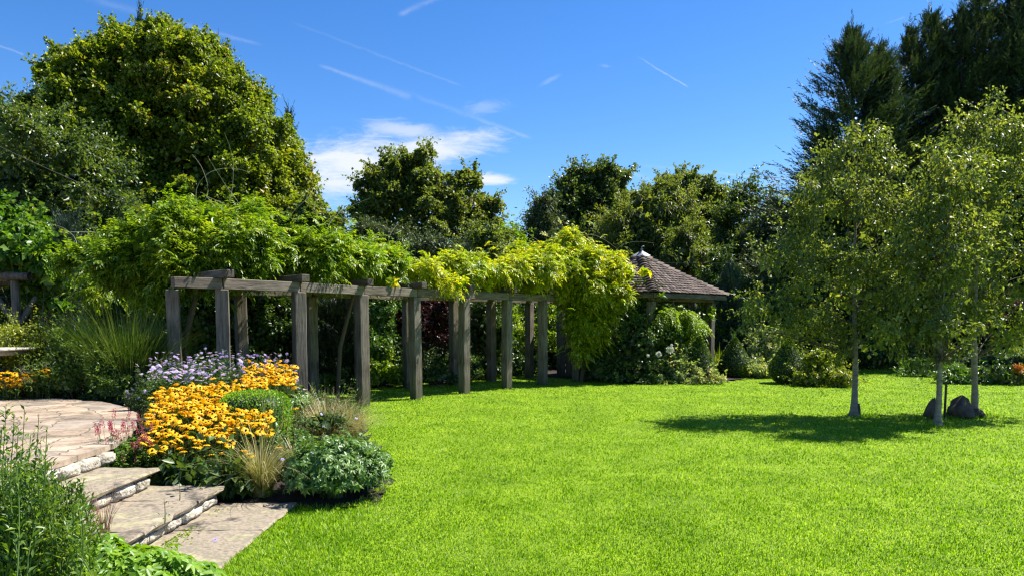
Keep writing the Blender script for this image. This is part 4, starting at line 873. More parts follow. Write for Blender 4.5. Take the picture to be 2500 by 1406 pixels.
# middle belt of shrubs and small trees
belt = [
 ('willow_tree', 'grey green leafy tree just above the wisteria, below the left of the oak', 'willow_leaf', [(935, 600, 30, 80, 45), (880, 620, 30, 60, 45), (820, 600, 30, 40, 50)], 11000, .15, .3),
 ('willow_tree', 'wide grey green bush below the right of the oak', 'willow_leaf', [(1070, 620, 28, 75, 45), (1010, 640, 28, 50, 40), (1090, 680, 28, 80, 50)], 11000, .14, .3),
 ('elder_bush', 'dull olive bush below the power lines', 'oak_leaf', [(1180, 620, 30, 60, 50), (1150, 680, 30, 70, 50), (1215, 600, 31, 30, 30)], 9000, .15, .6),
 ('elder_bush', 'yellowish bush rising into the gap of sky under the power lines', 'lime_leaf', [(1245, 605, 34, 38, 38), (1270, 640, 33, 55, 45), (1240, 660, 33, 50, 45)], 8000, .17, .6),
 ('cherry_tree', 'olive tree filling the gap between maple and oak', 'oak_leaf', [(760, 575, 24, 50, 65), (800, 560, 24, 24, 35), (700, 600, 24, 60, 60)], 12000, .14, .7),
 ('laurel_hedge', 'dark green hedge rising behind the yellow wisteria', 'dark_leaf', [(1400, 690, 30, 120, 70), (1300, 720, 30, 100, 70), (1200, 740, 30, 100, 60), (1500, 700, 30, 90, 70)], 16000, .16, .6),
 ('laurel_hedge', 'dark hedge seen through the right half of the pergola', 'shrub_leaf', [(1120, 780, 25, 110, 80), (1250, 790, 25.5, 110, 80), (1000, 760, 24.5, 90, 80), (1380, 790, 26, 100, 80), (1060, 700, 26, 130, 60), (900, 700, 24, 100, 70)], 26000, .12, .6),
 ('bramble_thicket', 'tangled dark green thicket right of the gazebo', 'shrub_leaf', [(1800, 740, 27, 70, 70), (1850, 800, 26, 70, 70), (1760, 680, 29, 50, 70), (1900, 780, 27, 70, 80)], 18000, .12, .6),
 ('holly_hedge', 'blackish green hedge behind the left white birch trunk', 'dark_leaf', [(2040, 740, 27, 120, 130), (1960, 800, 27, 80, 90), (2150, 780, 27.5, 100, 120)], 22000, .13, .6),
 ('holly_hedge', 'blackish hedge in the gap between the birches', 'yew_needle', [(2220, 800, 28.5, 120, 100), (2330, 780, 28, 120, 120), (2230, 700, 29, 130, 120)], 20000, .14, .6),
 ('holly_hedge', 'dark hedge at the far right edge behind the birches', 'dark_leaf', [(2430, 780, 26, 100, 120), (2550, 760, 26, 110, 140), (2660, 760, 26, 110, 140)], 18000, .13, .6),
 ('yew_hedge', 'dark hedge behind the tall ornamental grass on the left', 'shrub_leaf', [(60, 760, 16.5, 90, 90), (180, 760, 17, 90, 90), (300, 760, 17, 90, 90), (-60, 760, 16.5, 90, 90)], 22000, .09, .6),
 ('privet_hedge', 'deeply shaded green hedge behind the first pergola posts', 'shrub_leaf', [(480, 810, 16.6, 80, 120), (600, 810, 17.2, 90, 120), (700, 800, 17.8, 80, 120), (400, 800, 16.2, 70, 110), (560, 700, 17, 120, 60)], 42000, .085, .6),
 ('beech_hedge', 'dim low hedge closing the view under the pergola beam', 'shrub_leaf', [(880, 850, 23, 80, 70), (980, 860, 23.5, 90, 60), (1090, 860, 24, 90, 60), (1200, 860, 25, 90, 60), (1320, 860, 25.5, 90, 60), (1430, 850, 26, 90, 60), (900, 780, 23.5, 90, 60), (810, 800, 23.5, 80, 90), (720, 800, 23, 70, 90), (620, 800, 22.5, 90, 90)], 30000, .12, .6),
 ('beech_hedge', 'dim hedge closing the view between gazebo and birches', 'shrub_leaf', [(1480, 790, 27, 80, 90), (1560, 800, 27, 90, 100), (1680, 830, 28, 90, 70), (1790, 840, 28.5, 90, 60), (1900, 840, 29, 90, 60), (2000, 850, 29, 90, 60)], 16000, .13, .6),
]
for k_, (nm, lb, mt, ls, n, lf, asp_) in enumerate(belt):
    lobs_ = [lob(*l, rd=max(.7, l[3]*l[2]/F*.7)) for l in ls]
    c_ = lobs_[0][0]
    shrub(nm, lb, (c_[0], c_[1], 0), lobs_, n, lf, mt, 70+k_, clump=max(.22, lf*2.4), asp=asp_, inner=.18, sprig=.14, sprig_len=lf*4, cat=nm.split('_')[1] if nm.split('_')[1] in ('hedge', 'tree', 'thicket') else 'bush')
# far belt closing the view to the horizon
for k_ in range(11):
    x = -350+k_*330; D = 52+6*math.sin(k_*2.1); hgt = 640+25*math.sin(k_*1.7)
    ls = [lob(x, 700, D, 130, 90, 3), lob(x+110, 720, D+1, 120, 80, 3), lob(x-60, hgt, D, 90, 60, 2.2)]
    labels = 'far tree of the dark belt closing the view along the horizon'
    shrub('woodland_tree', labels, (ls[0][0][0], D, 0), ls, 5200, .36, 'oak_leaf', 90+k_, 'far trees along the horizon', 'tree', clump=.9, asp=.7, inner=.25, sprig=.08, sprig_len=1)

# big dark cypresses on the right
GR_ = 'tall dark cypresses at the right'
def cyp(lb, x, y, D, R, n, seed, extra=(), **kw):
    ex = [(G(a, d2)+np.array([0, 0, 3.]), P(a, b, d2), r_) for a, b, d2, r_ in extra]
    conifer('cypress_tree', lb, G(x, D), P(x, y, D), R*1.8, int(n*4.2), seed, 'conifer_needle', .4, GR_, 1.0, extra=[(a_, b_, c_*1.9) for a_, b_, c_ in ex], leafl=.24, nleaf=15, shape=.66, updir=.28, pw=.85, **kw)
cyp('leftmost tall dark cypress, single pointed tip', 2080, 62, 27, 2.5, 2700, 61, [(2150, 100, 27.5, 1.5), (2010, 300, 26.5, 1.2), (2165, 130, 26.6, 1.0)])
cyp('tall dark cypress with a ragged forked tip, second from the left', 2275, 20, 29, 2.5, 2500, 62, [(2225, 60, 28.5, 1.6), (2310, 70, 29, 1.4)])
cyp('very tall dark cypress whose tip is cut off by the top of the view', 2400, -60, 28.5, 2.7, 2500, 63, [(2345, 15, 28, 1.5), (2470, -40, 28, 1.7)])
cyp('rightmost dark cypress at the edge of the view', 2560, -80, 28, 2.8, 2000, 64, [(2500, -20, 27, 1.6)])
cyp('dark cypress low and broad behind the two right birches', 2230, 330, 30.5, 3.0, 1700, 65)
# slim columnar cypress behind the wisteria (left) and a small one centre
conifer('column_cypress', 'slim blue green columnar conifer left of the wisteria', G(165, 15.5), P(168, 515, 15.5), .42, 1500, 66, 'conifer_blue_needle', .2, None, .5, leafl=.09, shape=.25, nleaf=20, updir=2.2, extra=[(G(140, 15.4), P(150, 540, 15.4), .25)])
conifer('column_cypress', 'small slim columnar conifer poking above the pergola centre', G(1140, 24), P(1138, 592, 24), .38, 900, 67, 'conifer_needle', .2, None, .5, leafl=.10, shape=.3, nleaf=16, updir=2.2)
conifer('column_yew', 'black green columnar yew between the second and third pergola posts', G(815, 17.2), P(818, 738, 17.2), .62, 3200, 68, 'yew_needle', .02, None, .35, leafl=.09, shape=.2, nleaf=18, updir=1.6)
conifer('column_cypress', 'narrow dark green conifer just right of the gazebo eaves', G(1785, 24), P(1780, 640, 24), .55, 1600, 69, 'conifer_blue_needle', .1, None, .5, leafl=.10, shape=.45, nleaf=16, updir=1.5)

# ------------------------------------------------------------------ birches
def birch(label, x, ybase, top_y, lobes, n, seed, tr=.056, leanx=0):
    D = CH*F/(ybase-781.); base = np.array([(x-1250)/F*D, D, 0]); t_ = thing('birch_tree', label, 'tree', base, 'white stemmed birches on the lawn')
    top = P(x+leanx, top_y+40, D); rg = np.random.default_rng(seed); k = 12; tt = np.linspace(0, 1, k)[:, None]
    path = base+(top-base)*tt; path[:, 0] += .03*np.sin(tt[:, 0]*7+seed)*np.minimum(1, tt[:, 0]*4); path[:, 1] += .03*np.cos(tt[:, 0]*5+seed)*np.minimum(1, tt[:, 0]*4)
    rr = tr*(1-.92*tt[:, 0]); rr[0] = tr*1.2
    ft_ = np.linspace(0, 1, 60)**1.2; dens_path = np.array([np.interp(ft_, tt[:, 0], path[:, i]) for i in range(3)]).T
    rad = np.interp(ft_, tt[:, 0], rr)*(1+rg.normal(size=60)*.04)*(1+.9*np.exp(-ft_*top[2]/.05))
    v, f = tube(dens_path, rad, 12); obj('trunk', v, f, 'birch_bark', t_, smooth_=True)
    parts = []
    lobs_ = [lob(*l[:2], D+l[4], l[2], l[3], l[2]*D/F*.85) for l in lobes]
    for i in range(64):
        l = lobs_[rg.integers(0, len(lobs_))]; T = l[0]+rsph(rg, 1)[0]*np.array(l[1])*.85; z = max(1.0, min(T[2]-rg.uniform(.3, 1.0), top[2]*.92)); fz = z/top[2]
        s = np.array([np.interp(fz, tt[:, 0], path[:, i_]) for i_ in range(3)])
        mid = (s+T)/2+np.array([0, 0, .12]); q = np.linspace(0, 1, 6)[:, None]; c3 = (1-q)**2*s+2*q*(1-q)*mid+q*q*T
        parts.append(tube(c3, np.linspace(.017*(1.2-fz), .004, 6), 5))
    v, f = join(parts); obj('branches', v, f, 'woody_stem', t_)
    v, f = crown(lobs_, int(n*.85), .068, seed, clump=.21, asp=.58, inner=.03, sprig=.30, sprig_len=.45, lump=.2, hang=.9, up=.1, dens=.8, squash=1.2); obj('crown', v, f, 'birch_leaf', t_)
    return t_
birch('birch standing alone, the leftmost of the three on the lawn', 2091, 1016, 300, [(2075, 430, 92, 90, 0), (2020, 500, 85, 90, -.2), (2145, 500, 85, 95, .1), (2090, 590, 160, 120, 0), (1960, 620, 70, 80, .1), (2050, 720, 150, 110, -.1), (1915, 730, 90, 100, .1), (1880, 770, 60, 60, -.1), (2160, 720, 110, 110, .2), (2110, 840, 110, 60, 0), (1990, 830, 90, 60, -.1), (2125, 348, 34, 56, 0), (2055, 352, 30, 50, 0), (2095, 325, 22, 40, 0), (2175, 400, 28, 40, 0), (1990, 415, 28, 40, 0), (1905, 660, 70, 80, 0), (2195, 630, 60, 90, .1), (1950, 810, 60, 70, 0)], 23000, 171)
birch('slender leaning birch in front of the boulder, nearest of the three', 2297, 1040, 330, [(2330, 440, 60, 80, 0), (2300, 520, 80, 90, 0), (2260, 600, 80, 90, -.2), (2330, 640, 90, 90, .1), (2290, 740, 110, 90, 0), (2230, 800, 80, 80, -.1), (2330, 830, 80, 70, 0), (2270, 880, 60, 40, 0)], 13000, 172, .046, 25)
birch('birch to the right of the boulder with the tallest crown', 2388, 1014, 235, [(2370, 355, 75, 65, 0), (2440, 355, 75, 72, 0), (2335, 296, 24, 36, 0), (2435, 290, 36, 36, 0), (2395, 300, 24, 30, 0), (2480, 310, 26, 40, 0), (2400, 420, 110, 90, 0), (2480, 450, 90, 100, .1), (2400, 540, 120, 100, 0), (2500, 580, 90, 110, 0), (2400, 660, 120, 100, 0), (2490, 720, 110, 100, .1), (2400, 790, 110, 80, 0), (2470, 830, 90, 60, 0), (2540, 700, 80, 160, 0), (2560, 500, 70, 120, 0), (2310, 400, 32, 50, 0)], 24000, 173)
# boulders, stakes
def rock(name, label, c_, r_, seed, group=None):
    def b(bm):
        bmesh.ops.create_icosphere(bm, subdivisions=4, radius=1)
        for v in bm.verts:
            n_ = v.co.normalized(); q = n_*1.3+Vector((seed*3.1, 0, 0))
            rr = 1+.35*mnoise.noise(q)+.12*mnoise.noise(q*3)+.04*mnoise.noise(q*9)
            co = n_*rr
            for pl_ in ((.7, .3, .55, .72), (-.6, -.5, .6, .75), (.1, -.8, .4, .78), (-.5, .4, .7, .8)):
                nn_ = Vector(pl_[:3]).normalized(); d = co.dot(nn_)-pl_[3]
                if d > 0: co -= nn_*d*.85
            v.co = Vector((co.x*r_[0], co.y*r_[1], max(co.z, -.3)*r_[2]))
    o_ = bm_obj(name, b, 'rock', None, (c_[0], c_[1], c_[2]), (0, 0, seed), True); return tagp(o_, label, 'boulder', group)
rock('boulder', 'large pointed brown boulder between the two right birches', (G(2338, 12.9)[0], 12.7, .10), (.29, .21, .26), 1)
rock('boulder', 'small rounded boulder just left of the leaning birch trunk', (G(2284, 12.4)[0], 12.4, .12), (.14, .13, .24), 2)
rock('boulder', 'low flat stone tucked at the foot of the right birch', (G(2372, 12.95)[0], 12.75, .04), (.16, .13, .12), 3)
def stake(label, x, D, h, r_, lean, nm='tree_stake'):
    b = G(x, D); v, f = tube([b-[0, 0, .1], b+[lean*.5, 0, h*.5], b+[lean, 0, h]], [r_, r_, r_*.9], 8); v2, f2 = tube([b+[lean, 0, h], b+[lean, 0, h+.001]], [r_*.9, .001], 8)
    v, f = join([(v, f), (v2, f2)]); return tagp(obj(nm, v, f, 'bark'), label, 'stake')
stake('thin dark stake standing between the leaning birch and the boulder', 2314, 12.5, .62, .02, 0)
stake('short stake stub at the foot of the leftmost birch', 2104, 12.8, .22, .035, -.03)

# ------------------------------------------------------------------ topiary & border plants on the right
def topiary(label, x, D, y_top, rx, seed, fat=.35, n=5200):
    top = P(x, y_top, D)[2]; b = G(x, D); R = rx*D/F; t_ = thing('topiary', label, 'topiary', (b[0], b[1], 0), 'clipped topiary teardrops')
    rg = np.random.default_rng(seed); z = rg.uniform(0, 1, n)**1.1; az = rg.uniform(0, 2*PI, n)
    prof = np.where(z < fat, np.sqrt(np.clip(1-((fat-z)/(fat*1.15))**2, 0, 1)), (1-((z-fat)/(1-fat)))**.85)
    rr = R*prof*(1+rg.normal(size=n)*.035)+.01
    od = np.stack([np.cos(az), np.sin(az), 0*az], 1); p = np.array([b[0], b[1], .02])+od*rr[:, None]+np.stack([0*z, 0*z, z*top], 1)
    ax = nrm(od*.7+rg.normal(size=(n, 3))*.6+[0, 0, .3]); v, f = kites(p, ax, nrm(od+[0, 0, .4]+rg.normal(size=(n, 3))*.5), rg.uniform(.03, .055, n), rg.uniform(.02, .035, n))
    # clipped body under the skin
    zs = np.linspace(0, 1, 16); pf = np.where(zs < fat, np.sqrt(np.clip(1-((fat-zs)/(fat*1.15))**2, 0, 1)), (1-((zs-fat)/(1-fat)))**.85)
    bv, bf = tube([np.array([b[0], b[1], zz*top*.97]) for zz in zs], R*.93*pf+.004, 20)
    obj('stem', bv, bf, 'yew_needle', t_, smooth_=True); obj('foliage', v, f, 'topiary_leaf', t_); return t_
topiary('clipped cone with a sunlit yellow green flank, nearest the gazebo post', 1708, 20.0, 822, 46, 1, .12, 6500)
topiary('dark clipped onion dome between the two path ends', 1793, 21.6, 824, 36, 2, .38)
topiary('darkest clipped teardrop, on the lawn edge right of the path', 1925, 19.6, 828, 42, 3, .36, 6000)
topiary('small clipped dome half hidden behind the onion dome', 1815, 25.5, 840, 24, 4, .3, 2500)
def px_shrub(name, label, ls, n, lf, mt, seed, asp_=.6, cat='shrub', clump=None, **kw):
    lobs_ = [lob(*l) for l in ls]; c_ = lobs_[0][0]
    return shrub(name, label, (c_[0], c_[1], .03), lobs_, n, lf, mt, seed, cat=cat, clump=clump or max(.12, lf*2), asp=asp_, **kw)
px_shrub('geranium_clump', 'pale leafy mound spilling onto the lawn below the clipped cone', [(1660, 905, 19.9, 55, 40), (1700, 930, 19.6, 60, 28), (1740, 935, 19.5, 45, 20), (1650, 940, 19.6, 50, 20), (1640, 880, 20.2, 30, 20)], 6500, .075, 'pale_shrub_leaf', 301, .6, 'perennial', minz=0)
px_shrub('ivy_clump', 'low dark leafy edging at the foot of the golden wisteria', [(1470, 915, 19.9, 45, 32), (1520, 925, 19.7, 60, 22), (1590, 930, 19.6, 60, 20), (1440, 900, 20.0, 20, 35)], 6000, .075, 'shrub_leaf', 302, .65, 'perennial', minz=0)
px_shrub('rose_bush', 'rust tinged shrub with creamy leaves between the clipped domes', [(1870, 850, 22.6, 55, 50), (1900, 880, 22.3, 50, 40), (1840, 890, 22.2, 50, 30), (1880, 820, 23, 35, 30)], 7500, .075, 'pale_shrub_leaf', 303)
px_shrub('ladys_mantle', 'low whitish green edging left of the darkest teardrop', [(1840, 905, 21.6, 50, 18), (1880, 908, 21.3, 40, 18), (1862, 900, 21.9, 30, 14)], 3200, .07, 'pale_shrub_leaf', 304, .7, 'perennial', minz=0)
px_shrub('spirea_bush', 'sunlit golden shrub between the darkest teardrop and the left birch', [(2010, 905, 18.9, 45, 45), (2040, 930, 18.6, 45, 28), (1980, 930, 18.8, 45, 28), (2000, 880, 19.0, 30, 25)], 7000, .075, 'gold_shrub_leaf', 305, minz=0)
px_shrub('elder_bush', 'bright green bush just right of the gazebo post', [(1770, 800, 24.5, 35, 50), (1760, 840, 24.3, 30, 40), (1820, 790, 25.0, 35, 30)], 6000, .09, 'lime_leaf', 306)
px_shrub('elder_bush', 'lime lit shrub glimpsed through the last pergola posts', [(1290, 830, 24.5, 80, 45), (1345, 800, 24.8, 40, 60), (1260, 800, 24.8, 40, 45)], 8000, .09, 'lime_leaf', 307)
px_shrub('purple_shrub', 'deep purple leaved shrub seen through the middle of the pergola', [(1010, 800, 19.8, 55, 75), (1075, 800, 20.2, 60, 75), (1040, 760, 20.2, 60, 50), (970, 770, 20.0, 30, 40)], 13000, .075, 'purple_leaf', 308, .65)
px_shrub('purple_shrub', 'small reddish purple bush high behind the near pergola posts', [(640, 745, 17.2, 28, 22), (690, 755, 17.3, 20, 14)], 1500, .07, 'purple_leaf', 309)
px_shrub('maple_bush', 'dull red Japanese maple at the right edge behind the birches', [(2480, 770, 20.5, 60, 40), (2540, 790, 20.5, 60, 50), (2430, 800, 20.6, 30, 30)], 4200, .08, 'purple_leaf', 310)
px_shrub('hosta_clump', 'bright broad leaved plants low beside the fourth pergola post', [(930, 905, 18.6, 40, 22), (960, 920, 18.4, 35, 18), (905, 925, 18.0, 25, 18)], 2200, .10, 'lime_leaf', 311, .7, 'perennial', minz=0)
px_shrub('fern_clump', 'dark low foliage under the purple shrub', [(1060, 915, 19.0, 60, 22), (1120, 915, 20.0, 45, 22), (1010, 910, 18.6, 30, 26), (1180, 905, 21.0, 60, 30), (1270, 900, 22.6, 70, 30)], 8500, .09, 'shrub_leaf', 312, .5, 'perennial', minz=0)
px_shrub('philadelphus_bush', 'light flecked green shrub between the third and fourth posts', [(935, 790, 19.2, 40, 80), (920, 860, 18.8, 40, 50), (950, 740, 19.6, 40, 40)], 8500, .07, 'geranium_leaf', 313, .45)
px_shrub('fuchsia_bush', 'glossy bush with sparse pinkish flowers through the fifth gap', [(1170, 800, 21.5, 40, 85), (1210, 840, 21.8, 45, 60)], 6500, .085, 'shrub_leaf', 314, .6)
px_shrub('ivy_clump', 'dark foliage at the foot of the black columnar yew', [(800, 930, 16.8, 50, 28), (860, 920, 17.2, 40, 34), (870, 860, 17.8, 28, 50)], 4800, .07, 'shrub_leaf', 315, .55, 'perennial', minz=0)
px_shrub('laurel_bush', 'dark low shrub at the far right beneath the red maple', [(2450, 930, 19.4, 70, 40), (2530, 930, 19.6, 70, 50), (2400, 900, 20.2, 50, 40)], 7000, .10, 'shrub_leaf', 316, minz=0)
px_shrub('peony_clump', 'long leaved green clump behind the boulder', [(2350, 920, 19.6, 55, 32), (2420, 910, 20.4, 45, 36), (2250, 900, 22, 40, 30)], 4800, .12, 'geranium_leaf', 317, .28, 'perennial', minz=0)
px_shrub('laurel_bush', 'shaded shrub in the dark gap under the left birch crown', [(2150, 870, 25.5, 110, 40), (2060, 860, 25, 60, 40)], 7000, .10, 'dark_leaf', 318, minz=0)
px_shrub('orange_bush', 'small orange tinted plant at the right edge', [(2485, 900, 19.0, 12, 12)], 160, .06, 'orange_leaf', 319, minz=0)

# ------------------------------------------------------------------ blades / grasses
def blades(base, n, H, spread, W_, seed, segs=6, r0=.12, droop=.9, hvar=.3, out_bias=0., azc=None):
    rg = np.random.default_rng(seed); az = rg.uniform(0, 2*PI, n) if azc is None else rg.normal(size=n)*azc[1]+azc[0]
    rr = r0*np.sqrt(rg.uniform(0, 1, n)); b = np.array(base)+np.stack([np.cos(az)*rr, np.sin(az)*rr, 0*az], 1)
    h = H*(1+rg.normal(size=n)*hvar).clip(.35, 1.6); sp_ = spread*rg.uniform(.15, 1.1, n); out_d = np.stack([np.cos(az), np.sin(az), 0*az], 1)
    sd_ = np.stack([-np.sin(az), np.cos(az), 0*az], 1); jit = rg.normal(size=(n, 3))*.08
    rings = []
    for i in range(segs+1):
        t_ = i/segs; x = out_d*(sp_*h*t_**1.7)[:, None]; z = h*(t_-droop*.42*sp_*t_**2.6)
        c_ = b+x+np.stack([0*z, 0*z, z], 1)+jit*t_*h[:, None]
        w_ = W_*(1-t_**1.5)*.5+.0004; rings.append((c_-sd_*w_, c_+sd_*w_))
    V_ = np.stack([q for r_ in rings for q in r_], 1).reshape(-1, 3); k = np.arange(n)[:, None]*(2*(segs+1)); T_ = []
    for i in range(segs):
        a = 2*i; T_.append(k+np.array([a, a+1, a+3, a+2]))
    return V_, np.concatenate(T_, 0)
def grassplant(name, label, base, n, H, spread, W_, mat, seed, cat='ornamental grass', partname='blades', **kw):
    t_ = thing(name, label, cat, base); v, f = blades(base, n, H, spread, W_, seed, **kw); obj(partname, v, f, mat, t_); return t_
b = P(315, 930, 12.0); b[2] = .42
t_ = grassplant('maiden_grass', 'tall arching fountain of green ornamental grass left of the pergola', b, 5200, 1.12, .62, .007, 'miscanthus_blade', 401, r0=.55, hvar=.26, segs=7)
v, f = blades(b+np.array([.2, .1, 0]), 2200, 1.0, .5, .009, 402, r0=.5, hvar=.2, segs=7); obj('blades', v, f, 'miscanthus_blade', t_)
for k_, (x, y, D, zt, n, rr) in enumerate([(640, 1225, 6.85, .44, 620, .10), (800, 1020, 9.3, .50, 800, .22), (855, 1010, 10.0, .42, 420, .16), (720, 1120, 7.6, .36, 160, .10)]):
    b = P(x, y, D); b[2] = float(soil_h(b[0], b[1]))
    t_ = grassplant('feather_grass', ['fine straw blond grass tuft at the corner of the lowest step', 'blond feathery grass beside the clipped box ball', 'wispy pale grass arching out over the lawn edge', 'green gold feathery grass leaning between daisies and geranium'][k_], b, n, zt, .75, .0042, 'straw_green_blade', 410+k_, r0=rr, hvar=.28, segs=8, droop=1.3)
    v, f = blades(b+np.array([0, 0, .05]), int(n*[.45, .9, 1.3, .5][k_]), zt*1.15, 1.0, .006, 420+k_, r0=rr, hvar=.3, segs=8, droop=1.4); obj('seed_heads', v, f, 'straw_blade', t_)
b = P(790, 985, 10.2); b[2] = .1
grassplant('feather_grass', 'pinkish dried grass plume tuft in front of the third post', b, 700, .42, .8, .006, 'plume', 430, r0=.2, droop=1.3)
b = P(1850, 850, 23.6); b[2] = 0
grassplant('feather_grass', 'reddish brown plumed grass behind the rust tinged shrub', b+np.array([-.1, .8, 0]), 260, 1.35, .22, .035, 'plume', 431, r0=.25)
b = P(1757, 905, 22.0); b[2] = 0
grassplant('iris_clump', 'fresh green sword leaves between cone and onion dome', b, 160, .6, .35, .03, 'lime_leaf', 432, 'perennial', r0=.15)
b = P(700, 1010, 9.0); b[2] = float(soil_h(b[0], b[1]))
grassplant('iris_clump', 'upright sword leaves in front of the box ball', P(665, 1010, 8.1)*[1, 1, 0]+[0, 0, .15], 26, .60, .25, .035, 'straw_green_blade', 433, 'perennial', r0=.16, hvar=.2)
b = P(255, 1300, 5.1); b[2] = .19
grassplant('dry_grass', 'thin brown dry grass tuft on the middle step', b, 60, .30, .6, .003, 'plume', 434, r0=.05)

# ------------------------------------------------------------------ left border
px_shrub('euonymus_bush', 'yellow green small leaved shrub below the rustic arbour', [(60, 835, 11.9, 90, 42), (130, 850, 11.8, 60, 38), (20, 870, 11.7, 90, 40), (-60, 840, 11.8, 60, 50)], 16000, .045, 'gold_shrub_leaf', 320, .55, clump=.14)
px_shrub('mock_orange_bush', 'rounded mid green shrub in front of the tall grass', [(205, 875, 11.5, 72, 60), (160, 850, 11.6, 50, 45), (245, 920, 11.3, 55, 48), (150, 930, 11.3, 60, 36), (275, 945, 11.2, 45, 30)], 17000, .060, 'near_leaf', 321, .35, clump=.14)
px_shrub('catmint_clump', 'dark low foliage edging the back of the terrace', [(150, 955, 11.6, 80, 18), (60, 958, 11.6, 60, 16), (260, 970, 11.35, 60, 16), (330, 975, 11.0, 40, 22)], 4500, .06, 'shrub_leaf', 322, .3, 'perennial', clump=.1)
for l in ((640, 'x'),): pass
# rustic arbour and vine
ar = thing('timber_arbour', 'rustic round pole arbour at the far left edge', 'arbour', tuple(P(36, 790, 14.0)*[1, 1, 0]+[0, 0, .42]))
def pole(nm, pts_, r_, mat='timber_post'):
    v, f = tube(pts_, r_, 10); return obj(nm, v, f, mat, ar, smooth_=True)
c0 = P(36, 685, 14.0); c1 = P(42, 800, 14.0)
pole('post', [c1*[1, 1, 0]+[0, 0, .4], c1, c0], [.085, .08, .075])
pole('beam', [P(-160, 672, 13.9), P(-40, 672, 13.9), P(72, 675, 13.9)], [.085, .09, .075])
pole('beam', [P(-120, 686, 14.2), P(40, 690, 14.3), P(66, 690, 14.4)], [.07, .075, .06])
pole('brace', [P(44, 800, 13.95), P(18, 760, 13.95), P(-12, 720, 13.95)], [.06, .06, .055])
pole('brace', [P(48, 790, 14.0), P(66, 760, 14.1), P(88, 725, 14.2)], [.05, .05, .045])
pole('post', [P(-150, 900, 14)*[1, 1, 0]+[0, 0, .4], P(-150, 800, 14.0), P(-150, 685, 14.0)], [.085, .08, .075])
GVN = [lob(60, 640, 14.1, 75, 28, .5), lob(105, 670, 14.3, 45, 45, .5), lob(-30, 640, 14.2, 80, 30, .5), lob(100, 730, 14.5, 40, 60, .4), lob(60, 590, 15.5, 90, 50, .7), lob(-20, 560, 15.5, 80, 60, .7)]
gv = shrub('grape_vine', 'bright green vine with lobed leaves draped over the rustic arbour', tuple(P(90, 790, 14.4)*[1, 1, 0]+[0, 0, .4]), GVN, 9000, .13, 'vine_leaf', 323, cat='climber', clump=.2, asp=.95, hang=.9, inner=.1)
# garden table whose end shows at the left edge
tb = thing('garden_table', 'end of a pale wooden table top at the left edge over the terrace', 'table', (-8.35, 11.0, .5))
TZ = P(20, 852, 11)[2]
tx1 = P(42, 852, 11)[0]
for k_ in range(5):
    y0_ = 10.65+k_*.16; v, f = boxq(tx1-1.9, tx1-.0-.004*k_, y0_, y0_+.15, TZ-.018, TZ+.018); obj('slat', v, f, 'table_wood', tb)
v, f = boxq(tx1-1.8, tx1-.12, 10.72, 11.38, TZ-.09, TZ-.019); obj('apron', v, f, 'table_wood', tb)
for (x_, y_) in ((tx1-1.75, 10.75), (tx1-.62, 10.75), (tx1-1.75, 11.33), (tx1-.62, 11.33)):
    v, f = boxq(x_-.035, x_+.035, y_-.03, y_+.03, .5, TZ-.0905); obj('leg', v, f, 'table_wood', tb)

# ------------------------------------------------------------------ flowers
def daisy_mesh(name, npet, rad, pw, droop, eye_r, eye_h, petm, eyem, seed):
    rg = np.random.default_rng(seed); a = np.arange(npet)*2*PI/npet+rg.normal(size=npet)*.08; od = np.stack([np.cos(a), np.sin(a), 0*a], 1)
    p = od*eye_r*.6; L_ = (rad-eye_r*.6)*rg.uniform(.9, 1.08, npet)
    mid = p+od*(L_*.5)[:, None]-[0, 0, droop*rad*.12]; tip = p+od*L_[:, None]-np.stack([0*a, 0*a, droop*rad*rg.uniform(.6, 1.3, npet)], 1)
    s = np.stack([-np.sin(a), np.cos(a), 0*a], 1)
    V_ = np.stack([p, mid+s*pw/2, tip+s*pw*.22, tip-s*pw*.22, mid-s*pw/2], 1).reshape(-1, 3)
    faces = [tuple(int(i*5+j) for j in range(5)) for i in range(npet)]
    nv = len(V_); ev = []; k = 8
    for j, (r_, z_) in enumerate(((eye_r, -.1*eye_h), (eye_r*.9, eye_h*.6), (eye_r*.5, eye_h))):
        for i in range(k): ev.append((r_*math.cos(i*2*PI/k), r_*math.sin(i*2*PI/k), z_))
    ev.append((0, 0, eye_h*1.05)); ef = []
    for j in range(2):
        for i in range(k): ef.append((nv+j*k+i, nv+j*k+(i+1) % k, nv+(j+1)*k+(i+1) % k, nv+(j+1)*k+i))
    for i in range(k): ef.append((nv+2*k+i, nv+2*k+(i+1) % k, nv+3*k))
    me = bpy.data.meshes.new(name); me.from_pydata([tuple(map(float, v_)) for v_ in V_]+ev, [], faces+ef)
    me.materials.append(MATS[petm]); me.materials.append(MATS[eyem])
    for i, p_ in enumerate(me.polygons): p_.material_index = 0 if i < npet else 1
    return me
rud = [daisy_mesh('flower_head', 13, .046, .019, .30, .011, .014, 'yellow_petal', 'flower_eye', s_) for s_ in range(3)]
ast = [daisy_mesh('flower_head', 15, .024, .006, .05, .006, .004, 'lilac_petal', 'yellow_petal', s_) for s_ in range(2)]
def mesh_arrays(me):
    return [tuple(v.co) for v in me.vertices], [tuple(p.vertices) for p in me.polygons], [p.material_index for p in me.polygons]
